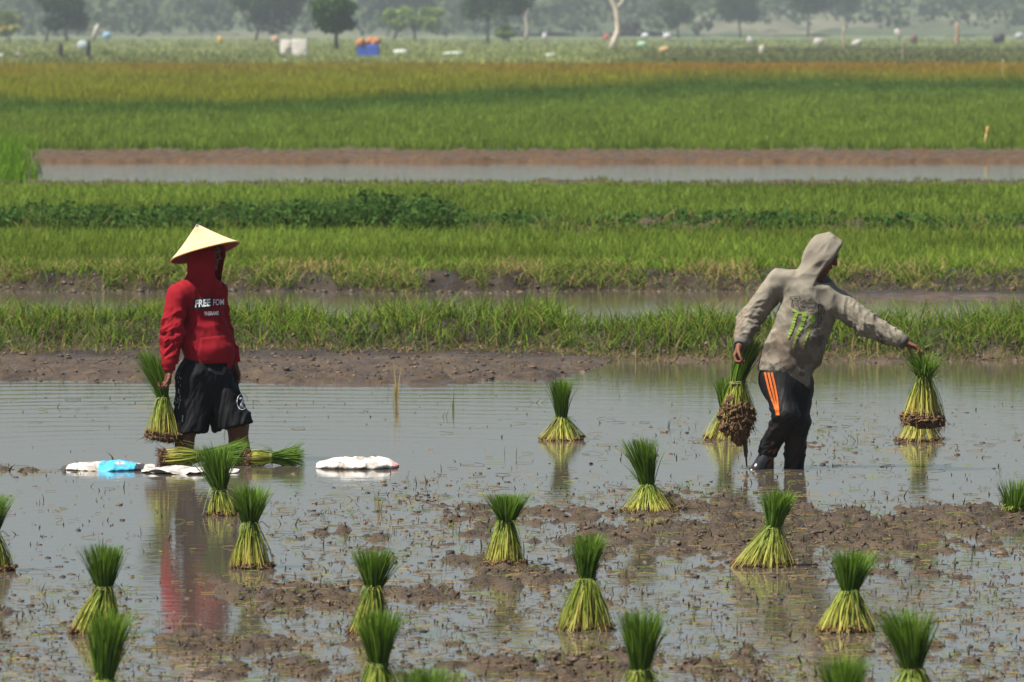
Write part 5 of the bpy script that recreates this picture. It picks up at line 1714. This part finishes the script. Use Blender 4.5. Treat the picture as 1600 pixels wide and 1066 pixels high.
def lump(name, px, y, w, h, color, label, cat, seed, dep=None, group=None, lift=0.0, tilt=0., m=None):
    """tied or crumpled bundle w by h photo pixels standing on the pasture"""
    X, d, z0 = hz(px, y)
    S = F / d
    W_, H_ = w / S / 2, h / S
    D_ = dep or W_
    P, Fq = bm_ico()
    r = np.random.default_rng(seed)
    V = np.sign(P) * np.abs(P) ** .75
    V = V * (1 + .55 * (fbm3(P * 1.7 + seed, seed)[:, None] - .5))
    V = V * np.array([W_, D_, H_ / 2]) + np.array([0, 0, H_ * .45 + lift])
    V[:, 0] += V[:, 2] * tilt
    o = mesh(name, V, Fq, m or mat(name + '_cloth', tuple(np.array(color) * .8), rough=.7, noise=(.8, .2)), loc=(X, d, z0))
    return tag(o, label, cat, group)

def post(px, y, ytop, r_, color, label, seed=0, lean=0, name='wooden_post', cat='post', group=None, wig=.04, knob=False):
    X, d, z0 = hz(px, y)
    S = F / d
    H = (y - ytop) / S
    k = np.linspace(0, 1, 7)
    rr = np.random.default_rng(seed)
    p = np.stack([lean / S * k + rr.normal(0, wig, 7) * H * .3, rr.normal(0, .02, 7), -.2 + (H + .2) * k], 1)
    V, Fc = tubes([p], [r_ * (1.15 - .4 * k)], 8)
    o = mesh(name, V, Fc, mat(name + '_wood', color, rough=.85, noise=(1.5, .3)), loc=(X, d, z0))
    return tag(o, label, cat, group)

def build_far_things():
    wh = (.46, .42, .37)
    # two hung white sheets on a frame
    for i, (x0, x1, yt, yb, lb) in enumerate(((438, 457, 62, 84, 'smaller left one of two pale sheets hung under the widest dark tree'),
                                              (456.5, 480, 60, 88, 'larger right one of two pale sheets hung under the widest dark tree'))):
        X, d, z0 = hz((x0 + x1) / 2, 90)
        S = F / d
        root = empty('sheet_screen', (X, d - i * .5, z0), lb, 'sheet', 'white sheets hung on frames')
        n = 14
        W_ = (x1 - x0) / S / 2; zt, zbm = (90 - yt) / S, (90 - yb) / S
        gx_, gz_ = np.meshgrid(np.linspace(-W_, W_, n), np.linspace(zbm, zt, n), indexing='ij')
        bul = .10 * np.sin(np.linspace(0, np.pi, n))[:, None] * np.sin(np.linspace(.3, 2.8, n))[None] + .12 * (fbm2(gx_ * 2, gz_ * 2, 7 + i) - .5)
        top = gz_ + .12 * (fbm2(gx_ * 1.5, 0 * gz_, 9 + i) - .5) * (gz_ > zt - .3)
        Vf = np.stack([gx_, -bul, top], -1).reshape(-1, 3)
        idx = np.arange(n * n).reshape(n, n)
        q = np.stack([idx[:-1, :-1], idx[1:, :-1], idx[1:, 1:], idx[:-1, 1:]], -1).reshape(-1, 4)
        Vb = Vf + np.array([0, .06, 0])
        mesh('sheet', np.concatenate([Vf, Vb]), np.concatenate([q, q[:, ::-1] + n * n]), mat('white_sheet', (.66, .60, .54), rough=.8, noise=(1.2, .12)), root)
        V, Fc = tubes([[(-W_, .1, -.2), (-W_, .1, zt + .1)], [(W_, .1, -.2), (W_, .1, zt + .05)], [(-W_, .1, zt), (W_, .1, zt)]], [.05] * 3, 6)
        mesh('frame', V, Fc, M_bark, root)
    # blue crate heaped with orange produce
    X, d, z0 = hz(576, 91); S = F / d
    root = empty('blue_crate', (X, d, z0), 'blue crate heaped with orange sacks right of the round-headed tree', 'crate')
    W_, H_ = 17 / S, 22 / S
    b = bmesh.new()
    bmesh.ops.create_cube(b, size=1)
    bmesh.ops.scale(b, vec=(W_ * 2, W_ * 1.4, H_), verts=b.verts)
    bmesh.ops.translate(b, vec=(0, 0, H_ / 2), verts=b.verts)
    bmesh.ops.bevel(b, geom=b.edges[:], offset=.12, segments=3, affect='EDGES')
    me = bpy.data.meshes.new('body'); b.to_mesh(me); b.free()
    me.materials.append(mat('blue_plastic', (.05, .10, .42), rough=.5, noise=(1.5, .2)))
    o = bpy.data.objects.new('body', me); COL.objects.link(o); o.parent = root
    r = np.random.default_rng(2)
    P, Fq = bm_ico()
    Vs, Fs = [], []
    for i in range(9):
        c = np.array([-W_ * .85 + W_ * 1.7 * i / 8, r.uniform(-.6, .4), H_ + .0 + r.uniform(0, .35)])
        Vs.append(P * r.uniform(.22, .38) * (1 + .4 * (fbm3(P * 2 + i, i)[:, None] - .5)) * [1, 1, 1.2] + c); Fs.append(Fq + i * len(P))
    mesh('load', np.concatenate(Vs), np.concatenate(Fs), mat('orange_sack', (.34, .15, .07), rough=.8, noise=(2, .4)), root)
    # posts, dead trunk, stakes
    post(95, 93, 65, .22, (.05, .04, .035), 'dark stump-like post left of the one with the white cloth', 1)
    post(138, 94, 62, .20, (.035, .03, .028), 'dark post carrying the white cloth at far left', 2, lean=1)
    post(823, 62, 12, .45, (.30, .25, .20), 'pale broken stub at the right side of the broad dark tree', 4, name='dead_tree', cat='dead tree', wig=.06)
    X, d, z0 = hz(955, 78); S = F / d
    pts = [(955, 79), (960, 64), (966, 48), (965, 30), (962, 14), (955, -2), (950, -16)]
    p = [((a - 955) / S, 0, (78 - y) / S) for a, y in pts]
    br = [p[4], (p[4][0] + .8, .2, p[4][2] + .9), (p[4][0] + 1.1, .3, p[4][2] + 1.8)]
    V, Fc = tubes([p, br], [np.array([.46, .40, .36, .34, .32, .28, .2]), [.2, .14, .08]], 9)
    o = mesh('dead_tree', V, Fc, mat('bleached_wood', (.52, .43, .34), rough=.85, noise=(1.2, .25)), loc=(X, d, z0))
    tag(o, 'bleached crooked dead trunk leaning up out of the pasture', 'dead tree')
    post(1495, 72, 36, .26, (.33, .20, .13), 'reddish pale post between the white bags at right', 5, wig=.05)
    post(1411, 92, 62, .10, (.22, .18, .13), 'thin grey stake at the edge of the ripe rice, right half', 6, cat='stake', name='wooden_stake')
    post(1318, 76, 42, .16, (.34, .27, .2), 'pale short post right of the clear bare trunk', 7, wig=.07)
    post(1567, 130, 95, .035, (.40, .33, .14), 'pale reed stake standing in the ripe rice near the right edge', 8, cat='stake', name='wooden_stake')
    # white cloth flags and bags in the pasture
    bags = [(143, 73, 9, 26, wh, 'white cloth hung high on the dark post at far left', .3, 'cloth'), (167, 62, 14, 13, (.28, .45, .60), 'pale blue box in the grass right of the white cloth', 0, 'box'),
            (344, 69, 9, 13, (.55, .35, .05), 'small yellow bundle in the pasture left of the widest dark tree', 0, 'bundle'), (130, 80, 18, 18, (.34, .40, .40), 'greyish blue heap between the two dark posts', 0, 'heap'),
            (1008, 61, 12, 10, (.60, .60, .62), 'white bag right of the dead trunk, left of a similar one', 0, 'bag'), (1042, 61, 13, 10, (.60, .58, .60), 'white bag below the airy thin tree', 0, 'bag'),
            (1003, 75, 16, 11, (.35, .55, .36), 'pale green bag in the grass just right of the dead trunk', 0, 'bag'), (947, 62, 10, 9, (.50, .08, .07), 'small red bundle just left of the dead trunk', 0, 'bundle'),
            (1034, 84, 17, 12, (.42, .28, .12), 'tan slanting bundle in the grass below the airy thin tree', .6, 'bundle'), (851, 63, 8, 12, (.60, .58, .55), 'small white upright bag right of the pale broken stub', 0, 'bag'),
            (1174, 71, 11, 14, wh, 'white slumped bag under the narrow dark tree', -.3, 'bag'), (1190, 85, 9, 15, (.55, .50, .42), 'cream bag at the edge of the rice below the narrow dark tree', 0, 'bag'),
            (1279, 73, 17, 15, wh, 'round cream sack right of the clear bare trunk\'s foot', 0, 'bag'), (1337, 73, 17, 12, wh, 'white slanting sack right of the pale short post', .4, 'bag'),
            (1405, 60, 10, 15, (.52, .45, .38), 'beige bag on the grass above the thin grey stake', -.3, 'bag'), (1427, 70, 12, 18, (.16, .10, .08), 'dark brown heap right of the thin grey stake', 0, 'heap'),
            (1455, 53, 12, 10, (.5, .5, .52), 'small grey-white bag left of the largest white one', 0, 'bag'), (1474, 54, 17, 18, (.62, .62, .64), 'largest white bag, left of the reddish post', 0, 'bag'),
            (1531, 54, 19, 14, (.66, .62, .58), 'wide white bag right of the reddish post', 0, 'bag'), (1546, 55, 10, 12, (.5, .38, .28), 'tan bundle touching the wide white bag', 0, 'bundle'),
            (1558, 68, 20, 18, (.06, .055, .055), 'black heap below the wide white bag', .2, 'heap'), (1592, 62, 13, 12, (.45, .48, .46), 'pale grey bag at the right edge of the pasture', 0, 'bag'),
            (625, 85, 26, 9, (.50, .50, .47), 'flat white sheet on the grass right of the blue crate', 0, 'sheet'), (708, 88, 34, 7, (.46, .50, .44), 'flat pale sheet on the grass left of the broad dark tree', 0, 'sheet'),
            (442, 99, 22, 7, (.45, .48, .40), 'flat pale sheet at the edge of the rice under the hung sheets', 0, 'sheet'), (860, 90, 20, 7, (.50, .52, .48), 'flat white sheet at the edge of the rice right of the broad dark tree', 0, 'sheet'),
            (2, 91, 9, 9, (.5, .5, .5), 'pale bag cut by the left edge of the view', 0, 'bag'), (29, 90, 10, 10, (.22, .18, .19), 'dull purple bag near the left edge', 0, 'bag'),
            (430, 68, 12, 14, (.45, .30, .20), 'orange-brown bundle left of the hung sheets', 0, 'bundle')]
    for i, (px, y, w, h, c, lb, ti, cat) in enumerate(bags):
        nm = {'bag': 'plastic_bag', 'bundle': 'cloth_bundle', 'heap': 'heap', 'sheet': 'plastic_sheet', 'cloth': 'hung_cloth', 'box': 'storage_box'}[cat]
        lump(nm, px, y, w, h, c, lb, cat, 20 + i, tilt=ti, lift=(.9 if cat == 'cloth' else 0))

    # stake with a yellow rag on the bank before the far field
    d = 166.0; X = gx(1541, d)
    z0 = float(height(np.array([X]), np.array([d]))[0])
    root = empty('marker_stake', (X, d, z0), 'short bamboo stake with a yellow rag above the far brown bank at right', 'stake')
    V, Fc = tubes([[(0, 0, -.1), (-.02, 0, .2), (.03, 0, .42)]], [[.035, .03, .028]], 7)
    mesh('stake', V, Fc, mat('bamboo', (.46, .32, .12), rough=.6), root)
    P, Fq = bm_ico()
    mesh('rag', P * [.045, .045, .11] * (1 + .5 * (fbm3(P * 2, 4)[:, None] - .5)) + [.03, -.01, .40], Fq, mat('yellow_rag', (.42, .26, .07), rough=.8, noise=(9, .3)), root)
    # pale dry reed and a few green ones standing in the water
    def reed(px, y, hs, label, cols, seed, lean=.1, wd=.010):
        X, d = ground(px, y)
        r = np.random.default_rng(seed)
        n = len(hs)
        P = np.stack([r.normal(0, .015, n), r.normal(0, .01, n), np.full(n, -.03)], 1)
        c = cmix(r, n, *cols)
        V, Q, C = blades(P, np.array(hs), np.full(n, wd), r.uniform(.3, 1, n) * lean, c * .8, c, segs=6, seed=seed, spread=30)
        o = mesh('reed', V, Q, M_leaf, None, C, smooth=False, loc=(X, d, 0))
        tag(o, label, 'reed')
    reed(618, 630, [.37, .33, .25, .2], 'tall dry straw-coloured reed standing in the water before the shore', ((.55, .42, .18), (.40, .30, .10)), 1, .12, .014)
    reed(709, 642, [.17, .14, .2], 'thin green reed in the open water right of the dry straw one', ((.12, .17, .04), (.2, .2, .06)), 2, .3, .007)
    reed(690, 652, [.12, .10, .09], 'short leaning green sprig left of the thin green reed', ((.12, .17, .04), (.16, .2, .06)), 3, .9, .006)
    reed(838, 630, [.10, .09, .12, .07], 'small yellow-green sprig left of the upright bunch on open water', ((.24, .30, .05), (.16, .2, .05)), 4, 1.2, .008)
    reed(1048, 668, [.12, .10], 'grey bent stalk in the water right of the loose-leaved bunch', ((.10, .09, .06), (.16, .13, .08)), 5, .8, .007)
    reed(1336, 690, [.13, .09, .11], 'dark sprig in the water between the grey planter and the far right bunches', ((.06, .07, .03), (.10, .10, .05)), 6, .8, .007)
    reed(593, 800, [.14, .12, .1, .13], 'dry straw tuft rising from the mud lump between white sack and short flat-cut bunch', ((.42, .30, .10), (.30, .22, .07)), 7, .35, .009)

build_hills()
build_trees()
build_far_things()

# ------------------------------------------------------------------ the air between here and the hills
def build_haze():
    b = bmesh.new()
    bmesh.ops.create_cube(b, size=1)
    bmesh.ops.scale(b, vec=(9600, 7000, 58), verts=b.verts)
    bmesh.ops.translate(b, vec=(0, 3300, 27.4), verts=b.verts)
    me = bpy.data.meshes.new('haze'); b.to_mesh(me); b.free()
    m = bpy.data.materials.new('haze')
    m.use_nodes = True
    nt = m.node_tree
    nt.nodes.remove(nt.nodes['Principled BSDF'])
    v = nt.nodes.new('ShaderNodeVolumePrincipled')
    v.inputs['Color'].default_value = (.47, .53, .55, 1)
    v.inputs['Density'].default_value = .00022
    v.inputs['Anisotropy'].default_value = 0.0
    nt.links.new(v.outputs[0], nt.nodes['Material Output'].inputs['Volume'])
    me.materials.append(m)
    o = bpy.data.objects.new('haze', me); COL.objects.link(o)
    tag(o, 'pale grey haze over the far pasture and hills', 'haze', kind='stuff')
build_haze()
